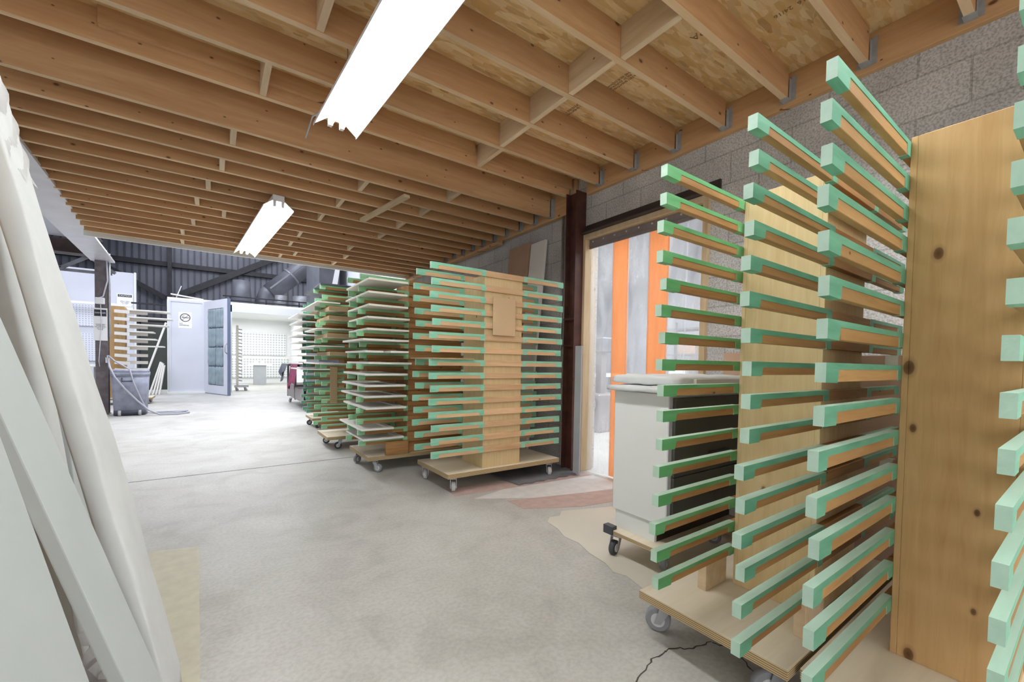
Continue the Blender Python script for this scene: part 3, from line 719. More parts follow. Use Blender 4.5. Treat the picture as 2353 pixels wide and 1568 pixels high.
# third rack, before the concrete wall
Z3 = [1.894, 1.768, 1.662, 1.552, 1.446, 1.339, 1.228, 1.118, 1.01, .906, .798, .69, .582, .472, .364]
Z3b = [1.912, 1.784, 1.678, 1.567, 1.459, 1.346, 1.24, 1.118, 1.012, .911, .802, .694, .584, .473, .362]
r3 = rack('empty drying rack with mint taped arms, before the wall left of curtain doorway', 1.911, 3.13, 3.5, .405, 1.86, (1.56, 2.775, 3.09, 3.73), .17,
     Z3, Z3b, 1.41, 2.79, .050, .018, 'arm_light', 'tape_mint', 'white', [(1.625, 3.68, 4.2), (1.66, 3.19, 4.3), (2.70, 3.16, 4.2), (2.70, 3.66, 4.2)], xaf=1.43, ply='ply_pale')
oc = MB().box(1.977, 2.213, 3.088, 3.1, 1.339, 1.675, 'mdf')
tag(part('sample_panel', oc, bevel=.002), 'plain tan sample panel standing on an arm of the mint taped rack', 'panel')
# fourth rack, loaded with white doors
Z2 = [1.914] + [1.80-.105*k for k in range(15)]
Z2b = [1.934] + [1.80-.105*k for k in range(15)]
r2_ = rack('drying rack loaded with white cabinet doors, second from the photo centre floor', 1.60, 4.10, 4.45, .61, 1.88, (1.20, 2.5, 4.07, 4.75), .165,
     Z2, Z2b, 1.105, 2.72, .048, .018, 'arm_dark', 'tape_sage', 'mid', [(1.27, 4.62, 3.6), (1.29, 4.14, 5.6), (2.42, 4.14, 4.2), (2.42, 4.66, 4.2)], ply='arm_dark')
r2_['label'] = 'drying rack loaded with a full stack of white cabinet doors'
part('support_block', MB().box(1.37-1.85, 1.60-1.85, 4.06-4.41, 4.098-4.41, .166, .30, 'arm_dark'), r2_, bevel=.002)
# fifth rack, loaded with thick wooden panels
Z1 = [2.0] + [1.885-.1055*k for k in range(16)]
r1 = rack('drying rack loaded with thick tan panels, black tyred casters', 1.60, 5.50, 5.87, .5, 1.95, (1.10, 2.4, 5.38, 5.98), .165,
     Z1, Z1, 1.045, 2.72, .048, .018, 'arm_dark', 'tape_sage', 'black', [(1.22, 5.88, 2.7), (1.27, 5.46, 3.0), (2.3, 5.46, 4.2), (2.3, 5.9, 4.2)], ply='arm_dark', dmat='ply_light')
# sixth rack, farthest
r0 = rack('farthest drying rack of the row, thin white slabs on its arms', 1.75, 7.30, 7.70, .5, 1.95, (1.25, 2.5, 7.2, 7.8), .165,
     Z1, Z1, 1.18, 2.75, .048, .018, 'arm_dark', 'tape_teal', 'black', [(1.32, 7.7, 3.3), (1.36, 7.3, 4.0), (2.4, 7.3, 4.2), (2.4, 7.7, 4.2)], ply='arm_dark')

# doors lying on the loaded racks
def slab_mesh(w_, l_, t_, m, shaker=False):
    if not shaker: return MB().box(0, w_, 0, l_, 0, t_, m).mesh('door', .002)
    b = MB(); s = .06
    b.box(0, w_, 0, s, 0, t_, m); b.box(0, w_, l_-s, l_, 0, t_, m); b.box(0, s, s, l_-s, 0, t_, m); b.box(w_-s, w_, s, l_-s, 0, t_, m)
    b.box(s, w_-s, s, l_-s, .003, t_*.45, m)
    return b.mesh('door', .0015)
drs = [(0, 1.085, 1.44, 3.70, 4.46, 0, .0), (1, 1.10, 1.46, 3.76, 4.55, 0, .0), (2, 1.12, 1.49, 3.82, 4.54, 0, .0), (3, 1.125, 1.53, 3.88, 4.52, 0, 0), (4, 1.14, 1.54, 3.92, 4.58, 0, 0),
       (5, 1.06, 1.485, 3.78, 4.50, 0, 0), (7, 1.13, 1.53, 3.82, 4.60, 1, 0), (8, 1.10, 1.50, 3.84, 4.62, 1, 0), (9, 1.105, 1.49, 3.86, 4.70, 1, 0),
       (10, 1.12, 1.52, 3.92, 4.80, 1, 0), (11, 1.12, 1.50, 3.87, 4.70, 1, 0), (13, 1.11, 1.42, 3.98, 4.82, 1, 0), (14, 1.14, 1.54, 4.03, 4.66, 1, 0)]
for i, (k, x0, x1, y0, y1, sh, rz) in enumerate(drs):
    z = Z2[k+1]+.0018
    o = link('cabinet_door', slab_mesh(x1-x0, y1-y0, .019, 'white_paint' if sh else 'cream', sh), None, (x0, y0, z), rz)
    tag(o, ('white framed cabinet door' if sh else 'plain cream cabinet door') + ', ' + (ORD[i] if i < 7 else ORD[i+2]) + ' on the fully loaded rack', 'door', 'white cabinet doors drying on rack arms')
# two small fronts side by side
for nm, x0, x1, y0, y1, lab in (('drawer_front', 1.10, 1.27, 3.85, 4.55, 'narrow white drawer front beside a wider one on the fully loaded rack'), ('drawer_front', 1.29, 1.46, 3.72, 4.55, 'white drawer front, right one of two sharing an arm pair')):
    tag(link(nm, slab_mesh(x1-x0, y1-y0, .019, 'white_paint', False), None, (x0, y0, Z2[7]+.0018)), lab, 'drawer front', 'white drawer fronts on one arm pair')
tag(part('thin_board', MB().box(1.405, 1.79, 3.08, 3.54, 1.1202, 1.132, 'ply_light')), 'thin pale board lying across the left arms of the mint taped rack', 'board')
# panels on the fifth rack
tp = [(2, 1.112, 1.33, 5.24, 5.98, .045), (3, 1.113, 1.41, 5.24, 5.96, .045), (5, 1.09, 1.39, 5.22, 5.98, .045), (7, 1.12, 1.44, 5.22, 5.98, .045)]
for i, (k, x0, x1, y0, y1, t_) in enumerate(tp):
    b = MB().box(0, x1-x0, 0, y1-y0, 0, t_, 'ply_light')
    tag(part('thick_panel', b, None, (x0-.03, y0, Z1[k+1]+.0018), bevel=.002), 'thick tan wooden panel, %s of four on the tan panel rack' % ['topmost', 'second from the top', 'third from the top', 'lowest'][i], 'panel', 'thick wooden panels on rack arms')
sp = [(1, .985, 1.25, 5.42, 6.62), (4, .99, 1.40, 5.42, 6.3), (6, .96, 1.30, 5.40, 6.5), (8, 1.0, 1.4, 5.38, 6.4)]
for i, (k, x0, x1, y0, y1) in enumerate(sp):
    tag(link('white_slab', slab_mesh(x1-x0, y1-y0, .016, 'white_paint'), None, (x0, y0, Z1[k+1]+.0018)), 'thin white slab, %s of four among thick tan panels' % ['topmost', 'second from the top', 'third from the top', 'lowest'][i], 'slab', 'white slabs on the tan panel rack')
for i, k in enumerate((1, 2, 3, 4, 5, 6, 7, 8, 9)):
    y0 = 7.1+.03*(i % 2)
    tag(link('white_slab', slab_mesh(.5, 1.0, .016, 'white_paint'), None, (1.02+.02*(i % 3), y0, Z1[k+1]+.0018)), 'thin white slab on the farthest rack, %s of nine' % (ORD[:5]+['fourth from the bottom', 'third from the bottom', 'second from the bottom', 'lowest'])[i], 'slab', 'thin white slabs on the farthest rack')
tag(link('dark_slab', slab_mesh(.5, 1.1, .02, 'black_sheet'), None, (1.03, 5.45, Z1[0]+.0018)), 'dark slab lying on the top arms above the tan panels', 'slab')
vp = MB().box(1.147, 1.229, 5.455, 5.479, .57, 1.01, 'ply_light')
tag(part('upright_plank', vp, bevel=.002), 'short pale plank clamped upright across arms of the tan panel rack', 'plank')

# ================================================================== WHITE CABINET ON ITS DOLLY
cb = thing('rolling_cabinet_dolly', 'plywood dolly with large casters carrying the white cabinet', 'dolly', (2.25, 1.45, 0))
part('dolly_board', MB().box(-.40, .40, -.17, .20, .13, .155, 'ply_light'), cb, bevel=.003)
part('bumper', MB().box(-.41, -.37, .14, .205, .128, .175, 'rubber_black'), cb)
for x, y, rz in ((-.335, .17, 3.4), (-.30, -.12, .5), (.3, -.1, 2), (.3, .14, 1)): caster(cb, x, y, 'mid' if y < 0 else 'black', rz)
ca = thing('base_cabinet', 'white sided base cabinet with dark front, riding on plywood dolly', 'cabinet', (2.25, 1.45, .155))
X0, X1, Y0, Y1 = -.35, .45, -.16, .19
c = MB(); c.box(X0, X0+.018, Y0, Y1, .11, .795, 'white_panel'); c.box(X0+.012, X0+.03, Y0+.07, Y1-.01, 0, .11, 'white_panel')
c.box(X0, X0+.018, Y1, Y1+.004, .11, .795, 'ply_edge')
part('side_panel', c, ca, bevel=.001)
part('side_panel', MB().box(X1-.018, X1, Y0, Y1, 0, .795, 'white_panel'), ca, bevel=.001)
part('top_panel', MB().box(X0+.018, X1-.018, Y0, Y1, .777, .795, 'white_panel'), ca)
part('back_panel', MB().box(X0+.018, X1-.018, Y1-.012, Y1, .1, .777, 'white_panel'), ca)
part('bottom_panel', MB().box(X0+.018, X1-.018, Y0+.01, Y1-.012, .11, .128, 'dark_void'), ca)
part('toe_kick', MB().box(X0+.03, X1-.018, Y0+.07, Y0+.085, 0, .11, 'dark_void'), ca)
part('edge_strip', MB().box(X0+.001, X0+.03, Y0-.006, Y0, .11, .795, 'white_wall'), ca, label='pale vertical strip on the front corner')
for z0, z1, l in ((.128, .36, 0), (.364, .56, 0), (.564, .777, 0)):
    dfr = part('drawer_front', MB().box(X0+.034, X1-.002, Y0-.02, Y0-.001, z0, z1, 'black_panel'), ca, bevel=.0015)
    part('handle', MB().box(.0, .2, Y0-.04, Y0-.03, (z0+z1)/2, (z0+z1)/2+.01, 'rubber_black').box(.01, .02, Y0-.032, Y0-.02, (z0+z1)/2, (z0+z1)/2+.01, 'rubber_black').box(.18, .19, Y0-.032, Y0-.02, (z0+z1)/2, (z0+z1)/2+.01, 'rubber_black'), dfr)
def pillow_box(x0, x1, y0, y1, z0, z1, m, seed=0, amp=.006, nx=26, ny=14, rnd=.02, nz=4):
    """a soft wrapped slab: closed box with rounded, rumpled faces"""
    b = MB(); k = b.mi(m)
    bmesh.ops.create_cube(b.bm, size=1)
    bmesh.ops.subdivide_edges(b.bm, edges=[e for e in b.bm.edges], cuts=10, use_grid_fill=True)
    R = random.Random(seed); ph = [R.uniform(0, 6.28) for _ in range(6)]
    sx, sy, sz = x1-x0, y1-y0, z1-z0
    for v in b.bm.verts:
        p = Vector((v.co.x*sx, v.co.y*sy, v.co.z*sz)); h = Vector((sx/2, sy/2, sz/2))
        rr = min(rnd, sz/2*.98)
        q = Vector([max(-h[i]+rr, min(h[i]-rr, p[i])) for i in range(3)])
        d = p-q
        if d.length > 1e-6: p = q + d.normalized()*rr if d.length > rr or True else p
        n = amp*(math.sin(p.x*31+ph[0]+p.y*9)*.5 + math.sin(p.y*43+ph[1]-p.z*25)*.4 + math.sin(p.x*77+p.y*61+ph[2])*.3)
        if d.length > 1e-6: p += d.normalized()*n
        v.co = p + Vector(((x0+x1)/2, (y0+y1)/2, (z0+z1)/2))
    for f in b.bm.faces: f.smooth = True; f.material_index = k
    return b
tag(part('wrapped_slab', pillow_box(1.84, 2.78, 1.16, 1.66, .952, .99, 'foam', 3, .004, rnd=.018)), 'lower foam wrapped slab lying on the white cabinet, overhanging its side', 'slab')
us = thing('wrapped_slab', 'upper slab in crinkled white wrap, stacked on the cabinet top', 'slab', (0, 0, 0))
part('wrap', pillow_box(1.90, 2.82, 1.25, 1.68, .992, 1.045, 'foam', 9, .005, rnd=.02), us)
part('bare_edge', MB().box(2.06, 2.80, 1.236, 1.262, .997, 1.03, 'kraft'), us, label='grey-brown uncovered front edge')

# ================================================================== CURTAIN DOORWAY AND SIDE ROOM
sc_ = thing('strip_curtain', 'strip curtain of clear and orange vinyl hanging in the block wall doorway', 'curtain', (WX+.02, 0, 0))
rl = part('mounting_rail', MB().box(0, .012, OY0+.047, 3.072, 2.27, 2.36, 'rail_metal').box(-.006, 0, OY0+.047, 3.072, 2.30, 2.305, 'rail_metal'), sc_)
for k in range(9): 
    y = OY0+.12+k*.14
    link('screw', MB().tube([(-.008, 0, 0), (-.002, 0, 0)], .008, 'screw', 10).mesh('screw'), rl, (0, y, 2.335))
strips = [(2.75, 3.06, 'strip_clear', 0), (2.585, 2.775, 'strip_orange', 0), (2.34, 2.60, 'strip_clear', 0), (2.155, 2.36, 'strip_orange', 0), (1.98, 2.17, 'strip_clear', 0), (1.835, 2.0, 'strip_clear', 0)]
for i, (y0, y1, m, _) in enumerate(strips):
    b = MB(); x_ = .016+.006*(i % 2); z0 = .015
    wv = lambda u, v, dx: (x_+dx+.004*math.sin(u*6+i)+.006*math.sin(v*3+i), y0+(y1-y0)*u, z0+(2.29-z0)*v)
    n = 10
    k = b.mi(m)
    F = [[b.bm.verts.new(wv(u/n, v/10, 0)) for v in range(11)] for u in range(n+1)]
    for u in range(n):
        for v in range(10):
            fc = b.bm.faces.new((F[u][v], F[u+1][v], F[u+1][v+1], F[u][v+1])); fc.material_index = k; fc.smooth = True
    me = b.mesh('strip'); o = link('strip', me, sc_)
    md = o.modifiers.new('thickness', 'SOLIDIFY'); md.thickness = .003
    o['label'] = 'orange vinyl strip' if 'orange' in m else 'clear vinyl strip'
struct(part('wall_back', MB().box(8.6, 8.8, -3, 9, 0, 4, 'white_wall')))
struct(part('ceiling', MB().box(3.29, 8.8, -3, 9, 4, 4.1, 'white_wall')))
struct(part('wall_end', MB().box(3.29, 8.8, 9, 9.2, 0, 4, 'white_wall')))
# workshop things seen dimly through the curtain
wb = thing('workbench', 'white workbench seen through the curtain strips', 'workbench', (6.2, 5.9, 0))
part('bench_top', MB().box(-.9, .9, -.4, .4, .86, .92, 'white_panel'), wb, bevel=.004)
for x, y in ((-.85, -.35), (.85, -.35), (-.85, .35), (.85, .35)): part('leg', MB().box(x-.03, x+.03, y-.03, y+.03, 0, .86, 'zinc'), wb)
part('shelf', MB().box(-.85, .85, -.35, .35, .3, .33, 'white_panel'), wb)
mc = thing('floor_machine', 'pale grey machine with a round wheel, low behind the left curtain strip', 'machine', (5.3, 4.9, 0))
part('body', MB().box(-.3, .3, -.25, .25, 0, .62, 'rail_metal'), mc, bevel=.02)
part('column', MB().box(-.06, .06, -.06, .06, .62, 1.3, 'rail_metal'), mc)
part('head', MB().box(-.12, .2, -.15, .15, 1.3, 1.55, 'truss'), mc, bevel=.02)
part('wheel', MB().tube([(-.32, 0, .45), (-.36, 0, .45)], .2, 'zinc', 24), mc)
sh = thing('metal_shelving', 'grey metal shelving against the side room wall, seen through the curtain', 'shelving', (7.6, 4.4, 0))
for x in (-.25, .25):
    for y in (-.8, .8): part('post', MB().box(x-.02, x+.02, y-.02, y+.02, 0, 2.0, 'truss'), sh)
for z in (.3, .8, 1.3, 1.8): part('shelf', MB().box(-.25, .25, -.8, .8, z, z+.03, 'truss'), sh)
for i, (y, z, hgt, m) in enumerate(((-.5, .83, .3, 'carton'), (0, .83, .35, 'truss'), (.5, .83, .25, 'white_panel'), (-.4, 1.33, .3, 'truss'), (.3, 1.33, .32, 'carton'), (.4, .33, .35, 'rubber_grey'), (-.4, .33, .3, 'bin_dark'))):
    tag(part('storage_box', MB().box(7.45, 7.75, 4.4+y-.18, 4.4+y+.18, z, z+hgt, m), bevel=.006),
        ['brown', 'grey', 'white', 'small grey', 'wide brown', 'dark grey', 'bluish grey'][i] + ' box on %s shelf of the side room shelving' % ('the middle' if z < 1.2 and z > .6 else ('the upper' if z > 1.2 else 'the lowest')), 'box')

# cartons standing behind the near racks
cs = [(2.72, 3.07, .95, 1.50, 0, .62, 'wide brown carton, lower one of the stack behind the near racks'), (2.76, 3.06, .98, 1.47, .62, 1.19, 'brown carton, upper one of the stack behind the near racks'),
      (2.70, 3.07, .30, .92, 0, .66, 'brown carton on the floor behind the nearest rack column'), (2.74, 3.07, .33, .90, .66, 1.17, 'pinkish brown carton on another one behind the nearest rack')]
for x0, x1, y0, y1, z0, z1, lab in cs:
    t = thing('carton', lab, 'carton', ((x0+x1)/2, (y0+y1)/2, z0), 0, 'cartons stacked against the block wall')
    part('box', MB().box(-(x1-x0)/2, (x1-x0)/2, -(y1-y0)/2, (y1-y0)/2, 0, z1-z0, 'carton'), t, bevel=.004)
    part('packing_tape', MB().box(-(x1-x0)/2-.001, (x1-x0)/2+.001, -.025, .025, z1-z0-.1, z1-z0+.001, 'kraft'), t)

# boards leaning high on the block wall behind the third rack
def lean_x(name, label, xb, zt, y0, y1, th, m, xt=None, dy=0.0, cat='panel', parts=None):
    xt = WX-.004 if xt is None else xt
    a = Vector((xb, (y0+y1)/2, 0)); b = Vector((xt, (y0+y1)/2+dy, zt))
    mb = MB().bar(a, b, y1-y0, th, m, upv=(1, 0, 0))
    return tag(part(name, mb, bevel=.002), label, cat)
lean_x('cardboard_sheet', 'tall flat carton with clear tape leaning on the block wall behind rack', 2.86, 2.52, 3.98, 4.38, .05, 'carton', 3.05)
lean_x('white_shelf_board', 'tall white board leaning on the block wall right of the flat carton', 2.80, 2.50, 3.66, 3.93, .03, 'white_paint', 3.06, .03)
lean_x('white_shelf_board', 'white board leaning lower on the block wall behind the mint taped rack', 2.84, 1.72, 4.45, 4.75, .02, 'white_paint', 3.06)

# foam mat and paper on the floor
pz = MB(); R = random.Random(3); poly = [(2.22, 3.0)]
for k in range(1, 12):
    poly.append((2.22+.07*k, 3.0+(.012 if k % 2 else -.012)))
poly += [(3.02, 3.06), (3.02, 3.45), (2.2, 3.55), (2.19, 3.3)]
tag(part('foam_floor_mat', flat(poly, .0015, .012, 'mat_dark')), 'dark interlocking foam mat with a jagged edge beneath the mint taped rack', 'mat')
pp = [(1.88, 2.2), (1.95, 2.26), (2.03, 2.24), (2.11, 2.31), (2.3, 2.24), (2.48, 2.18), (3.0, 2.1), (3.04, .1), (1.76, .1), (1.71, .8), (1.735, 1.15), (1.715, 1.28), (1.745, 1.40), (1.72, 1.47), (1.76, 1.56), (1.775, 1.7), (1.82, 1.83), (1.81, 1.95), (1.86, 2.07)]
tag(part('kraft_paper_sheet', flat(pp, .0015, .0007, 'kraft')), 'torn beige paper sheet taped to the floor beneath the white cabinet', 'paper')

# ================================================================== LEANING BOARDS, LEFT FOREGROUND
def leaner(name, label, y0, y1, xb, tan, zt, th, m, cat='board', soft=0.0, y0b=None, seed=1, bow=0.0, rnd=.02, group=None):
    """board standing on the floor and leaning toward -X; front face X = xb - tan*z, from y0 to y1 (y0b: near edge at the floor)"""
    if not soft:
        b = MB(); yb = y0 if y0b is None else y0b; nrm = Vector((-1, 0, -tan)).normalized()*th
        P = [(xb, yb, 0), (xb, y1, 0), (xb-tan*zt, y1, zt), (xb-tan*zt, y0, zt)]
        P = [Vector(p) for p in P]
        dz = Vector((0, 0, 0)) if True else 0
        Q = [p+nrm for p in P]; lift = -min(q.z for q in Q)
        Pp = [p+Vector((0, 0, lift)) for p in P]; Qq = [q+Vector((0, 0, lift)) for q in Q]
        b.hexa([Qq[0], Pp[0], Pp[1], Qq[1], Qq[3], Pp[3], Pp[2], Qq[2]], m)
        return tag(part(name, b, bevel=.003, seg=2), label, cat, group)
    b = MB(); R = random.Random(seed); ph = [R.uniform(0, 6) for _ in range(5)]
    k = b.mi(m); nu, nr = 34, 28; rings = []
    yb = y0 if y0b is None else y0b
    lift = math.sin(math.atan(tan))*th
    for i in range(nu+1):
        v = i/nu; z = zt*v; ya = yb+(y0-yb)*min(1, v*1.25); hw = (y1-ya)/2; yc = (y1+ya)/2
        taper = 1 if .02 < v < .98 else .8
        ring = []
        for j in range(nr):
            a = 2*PI*j/nr; ca_, sa = math.cos(a), math.sin(a); e = .28
            py = math.copysign(abs(ca_)**e, ca_)*hw*taper
            pt = math.copysign(abs(sa)**e, sa)*th/2*taper
            n = soft*(math.sin(v*9+ph[0]+a)*.5 + math.sin(v*23+ph[1]+2*a)*.3 + math.sin(v*41+ph[2]-3*a)*.2)
            pt += n*(1 if sa > -.2 else .2); py += n*.12
            x_ = xb - tan*z - th/2 + pt + bow*math.sin(PI*v)
            zz = z + lift + tan*pt*.5
            ring.append(b.bm.verts.new((x_, yc+py, max(zz, .001))))
        rings.append(ring)
    for a_, b__ in zip(rings, rings[1:]):
        for j in range(nr):
            f = b.bm.faces.new((a_[j], a_[(j+1) % nr], b__[(j+1) % nr], b__[j])); f.material_index = k; f.smooth = True
    for rg in (rings[0][::-1], rings[-1]): f = b.bm.faces.new(rg); f.material_index = k
    return tag(part(name, b), label, cat, group)
GL = 'white boards leaning together at the left'
leaner('leaning_board', 'wide flat white panel leaning at the bottom left corner of the photo', .55, 1.18, -.116, .222, 1.75, .02, 'off_grey', group=GL)
leaner('leaning_plank', 'narrow pale grey plank leaning in front of the foam wrapped packs', 1.26, 1.48, -.066, .288, 1.6, .026, 'off_grey', group=GL)
leaner('wrapped_pack', 'long foam wrapped board pack, outermost of the leaning group next to the open floor', 1.60, 1.79, -.085, .215, 2.0, .055, 'foam', 'pack', .005, 1.50, 5, .006, group=GL)
leaner('wrapped_pack', 'foam wrapped board pack leaning behind the narrow grey plank', 1.83, 2.03, -.312, .128, 2.2, .07, 'foam', 'pack', .006, 1.83, 8, group=GL)
leaner('leaning_plank', 'short grey-white plank with taped top, tucked between two foam wrapped packs', 2.07, 2.25, -.348, .085, 1.0, .02, 'off_grey', group=GL)
leaner('wrapped_pack', 'slim film wrapped board leaning below the narrow grey plank', 1.22, 1.42, -.22, .2, 1.15, .03, 'wrap', 'pack', .01, 1.22, 12, .03, group=GL)
cf = MB()
def crumple(u, v):
    y = 1.25+.35*u; z = .02+.32*v; return (-.16-.22*v*.6+.03*math.sin(u*14+v*9)+.02*math.sin(v*31), y, z+.02*math.sin(u*23))
cf.grid(crumple, 20, 16, 'poly_clear'); tag(part('crumpled_film', cf), 'crumpled clear plastic film at the foot of the leaning boards', 'film')
cf = MB()
def crumple2(u, v):
    z = 1.97-.4*v+.01*math.sin(u*9); return (-.085-.215*z+.007+.004*math.sin(v*30+u*9), 1.61+.17*u, z)
cf.grid(crumple2, 8, 26, 'wrap'); tag(part('crumpled_film', cf), 'clear plastic film hanging at the top of the outermost wrapped pack', 'film')
# partition the boards lean on
struct(part('wall_left', MB().box(-.66, -.585, .1, 1.7, 0, 2.0, 'ply').box(-.66, -.585, .1, .14, 2.0, 2.83, 'ply')))

# ================================================================== ITEMS IN THE LEFT HALL
bn = thing('rolling_bin', 'grey plastic rolling bin with lid, standing beside the dusty steel column', 'bin', (-1.30, 10.62, 0))
def taper_box(w0, w1, z0, z1, m, mb=None, n=7):
    mb = mb or MB(); k = mb.mi(m); rg = []
    for (w_, z) in ((w0, z0), (w1, z1)):
        ring = []
        for j in range(32):
            a = 2*PI*j/32; c_, s_ = math.cos(a), math.sin(a)
            ring.append(mb.bm.verts.new((math.copysign(abs(c_)**.35, c_)*w_/2, math.copysign(abs(s_)**.35, s_)*w_/2, z)))
        rg.append(ring)
    for j in range(32): f = mb.bm.faces.new((rg[0][j], rg[0][(j+1) % 32], rg[1][(j+1) % 32], rg[1][j])); f.material_index = k; f.smooth = True
    for r_ in (rg[0][::-1], rg[1]): f = mb.bm.faces.new(r_); f.material_index = k
    return mb
part('body', taper_box(.45, .52, .02, .79, 'bin'), bn)
part('base', taper_box(.46, .46, .012, .1, 'bin_dark'), bn)
part('rim', taper_box(.53, .54, .73, .80, 'bin'), bn)
part('lid', taper_box(.54, .50, .80, .85, 'bin'), bn)
part('handle', MB().tube([(-.09, -.27, .70), (-.09, -.29, .64), (.06, -.29, .64), (.06, -.27, .70)], .012, 'bin_dark'), bn)
for x in (-.13, .15): part('wheel', MB().tube([(x-.02, -.22, .05), (x+.02, -.22, .05)], .05, 'wheel_white', 16), bn)
hs = thing('air_hose', 'grey hose draped over the bin and coiled on the floor beside it', 'hose')
part('line', MB().tube([(-1.63, 10.7, 1.1), (-1.6, 10.6, .98), (-1.56, 10.4, .9), (-1.48, 10.30, .72), (-1.34, 10.28, .5), (-1.17, 10.27, .28), (-1.0, 10.22, .1), (-.85, 10.2, .02), (-.6, 10.15, .02), (-.42, 10.35, .02), (-.5, 10.55, .02), (-.75, 10.6, .02)], .016, 'hose', 8), hs)
part('line', MB().tube([(-1.62, 10.7, 1.1), (-1.5, 10.5, 1.0), (-1.38, 10.36, .93), (-1.28, 10.30, .86), (-1.22, 10.29, .6), (-1.12, 10.3, .3), (-1.03, 10.33, .05), (-.9, 10.4, .02), (-.62, 10.3, .035), (-.45, 10.5, .04), (-.7, 10.7, .02), (-.95, 10.6, .02)], .013, 'hose', 8), hs)

# rack on the left side, turned, with long white slabs
lr = thing('drying_rack', 'small drying rack behind the dusty column, long white slabs on its arms', 'rack', (-1.80, 13.0, 0), 0, 'wheeled drying racks with green taped arms')
part('column', MB().box(-.16, .12, -.1, .2, .15, 2.22, 'ply'), lr)
part('dolly_board', MB().box(-.35, .6, -.25, .45, .11, .15, 'ply_light'), lr)
for x, y in ((-.3, -.2), (.5, -.2), (-.3, .4), (.5, .4)): caster(lr, x, y, 'mid', 1.0)
am = MB().box(.0, .055, -.02, .02, -.05, 0, 'arm_light').mesh('arm')
for k in range(12):
    z = 2.14-.165*k
    a_ = part('arm', MB().bar((-.04, -.12, z-.03), (.22, -.32, z-.05), .03, .07, 'white_paint'), lr)
    part('arm', MB().bar((.12, .1, z-.03), (.5, .1, z-.03), .03, .07, 'white_paint'), lr)
for i, k in enumerate((0, 1, 2, 3, 4, 5)):
    z = 2.14-.165*k+.006; x1 = (.74, .78, .70, .44, .48, .62)[i]
    tag(link('white_slab', slab_mesh(x1, .45, .03, 'white_paint'), None, (-1.62, 12.9, z)), 'long white slab on the small rack behind the column, %s of six' % ['topmost', 'second from the top', 'third from the top', 'third from the bottom', 'second from the bottom', 'lowest'][i], 'slab', 'long white slabs on the small rack')
# partition wall of the left unit with filter grids
struct(part('wall_1', MB().box(-9, -1.97, 17.0, 17.1, 0, 3.60, 'white_wall')))
struct(part('trim_2', MB().box(-1.99, -1.95, 16.97, 17.1, 0, 3.62, 'booth_white')))
for (x0, x1, z0, z1, lab) in ((-4.2, -2.3, 1.95, 2.55, 'upper'), (-4.2, -2.3, .95, 1.75, 'lower'), (-7.2, -4.5, .95, 2.5, 'leftmost')):
    tag(part('pegboard', MB().box(x0, x1, 16.955, 16.998, z0, z1, 'peg')), 'white perforated panel on the left hall wall, %s of three' % lab, 'pegboard', 'white perforated panels in the left hall')
tag(part('light_rail', MB().box(-6, -2.0, 16.6, 16.7, 2.55, 2.62, 'tube' if False else 'white_paint')), 'white rail running along the left hall wall above perforated panels', 'rail')
sign('warning_sign', .36, .46, (-2.2, 16.99, 2.50), 0, 'CAUTION', ['SPRAY AREA', 'NO OPEN', 'FLAME'], 'small white caution sign with dark header on the pale left hall wall')
# table with cloth and toolbox
tbn = thing('work_table', 'white topped table in the left hall beside the dusty steel column', 'table', (-2.62, 12.3, 0))
part('table_top', MB().box(-.7, .55, -.4, .4, .86, .9, 'white_panel'), tbn, bevel=.004)
for x, y in ((-.65, -.35), (.5, -.35), (-.65, .35), (.5, .35)): part('leg', MB().box(x-.025, x+.025, y-.025, y+.025, 0, .86, 'zinc'), tbn)
bx = thing('toolbox', 'small orange toolbox standing on the white topped table', 'toolbox', (-2.43, 12.2, .9))
part('case', MB().box(-.16, .16, -.1, .1, 0, .14, 'orange_case'), bx, bevel=.01)
part('handle', MB().tube([(-.05, -.115, .05), (-.05, -.125, .09), (.05, -.125, .09), (.05, -.115, .05)], .007, 'rubber_black'), bx)
part('latch', MB().box(.10, .17, -.105, .105, .02, .12, 'rubber_black'), bx)
def cloth(x0, x1, y, zt, zb, th, m, seed, flare=.1, n=26):
    R = random.Random(seed); p = R.uniform(0, 6); b = MB()
    def fn(u, v): return (x0+(x1-x0)*u + flare*v*(u-.5), y-.03-.03*v+.025*math.sin(u*19+p)*v, zt-(zt-zb*(1+.25*math.sin(u*7+p)))*v)
    b.grid(fn, n, 12, m)
    b.grid(lambda u, v: (x0+(x1-x0)*u, y-.03+.35*v, zt+.004*math.sin(u*20+v*9)), n, 4, m)
    return b
tag(part('draped_cloth', cloth(-2.80, -2.36, 11.87, .905, .3, .01, 'maroon', 3)), 'maroon cloth hanging off the white table left of the column', 'cloth')
tag(part('plastic_sheet', cloth(-2.3, -2.08, 11.86, .912, .45, .01, 'poly_clear', 5)), 'clear plastic sheet hanging off the table end near the column', 'sheet')
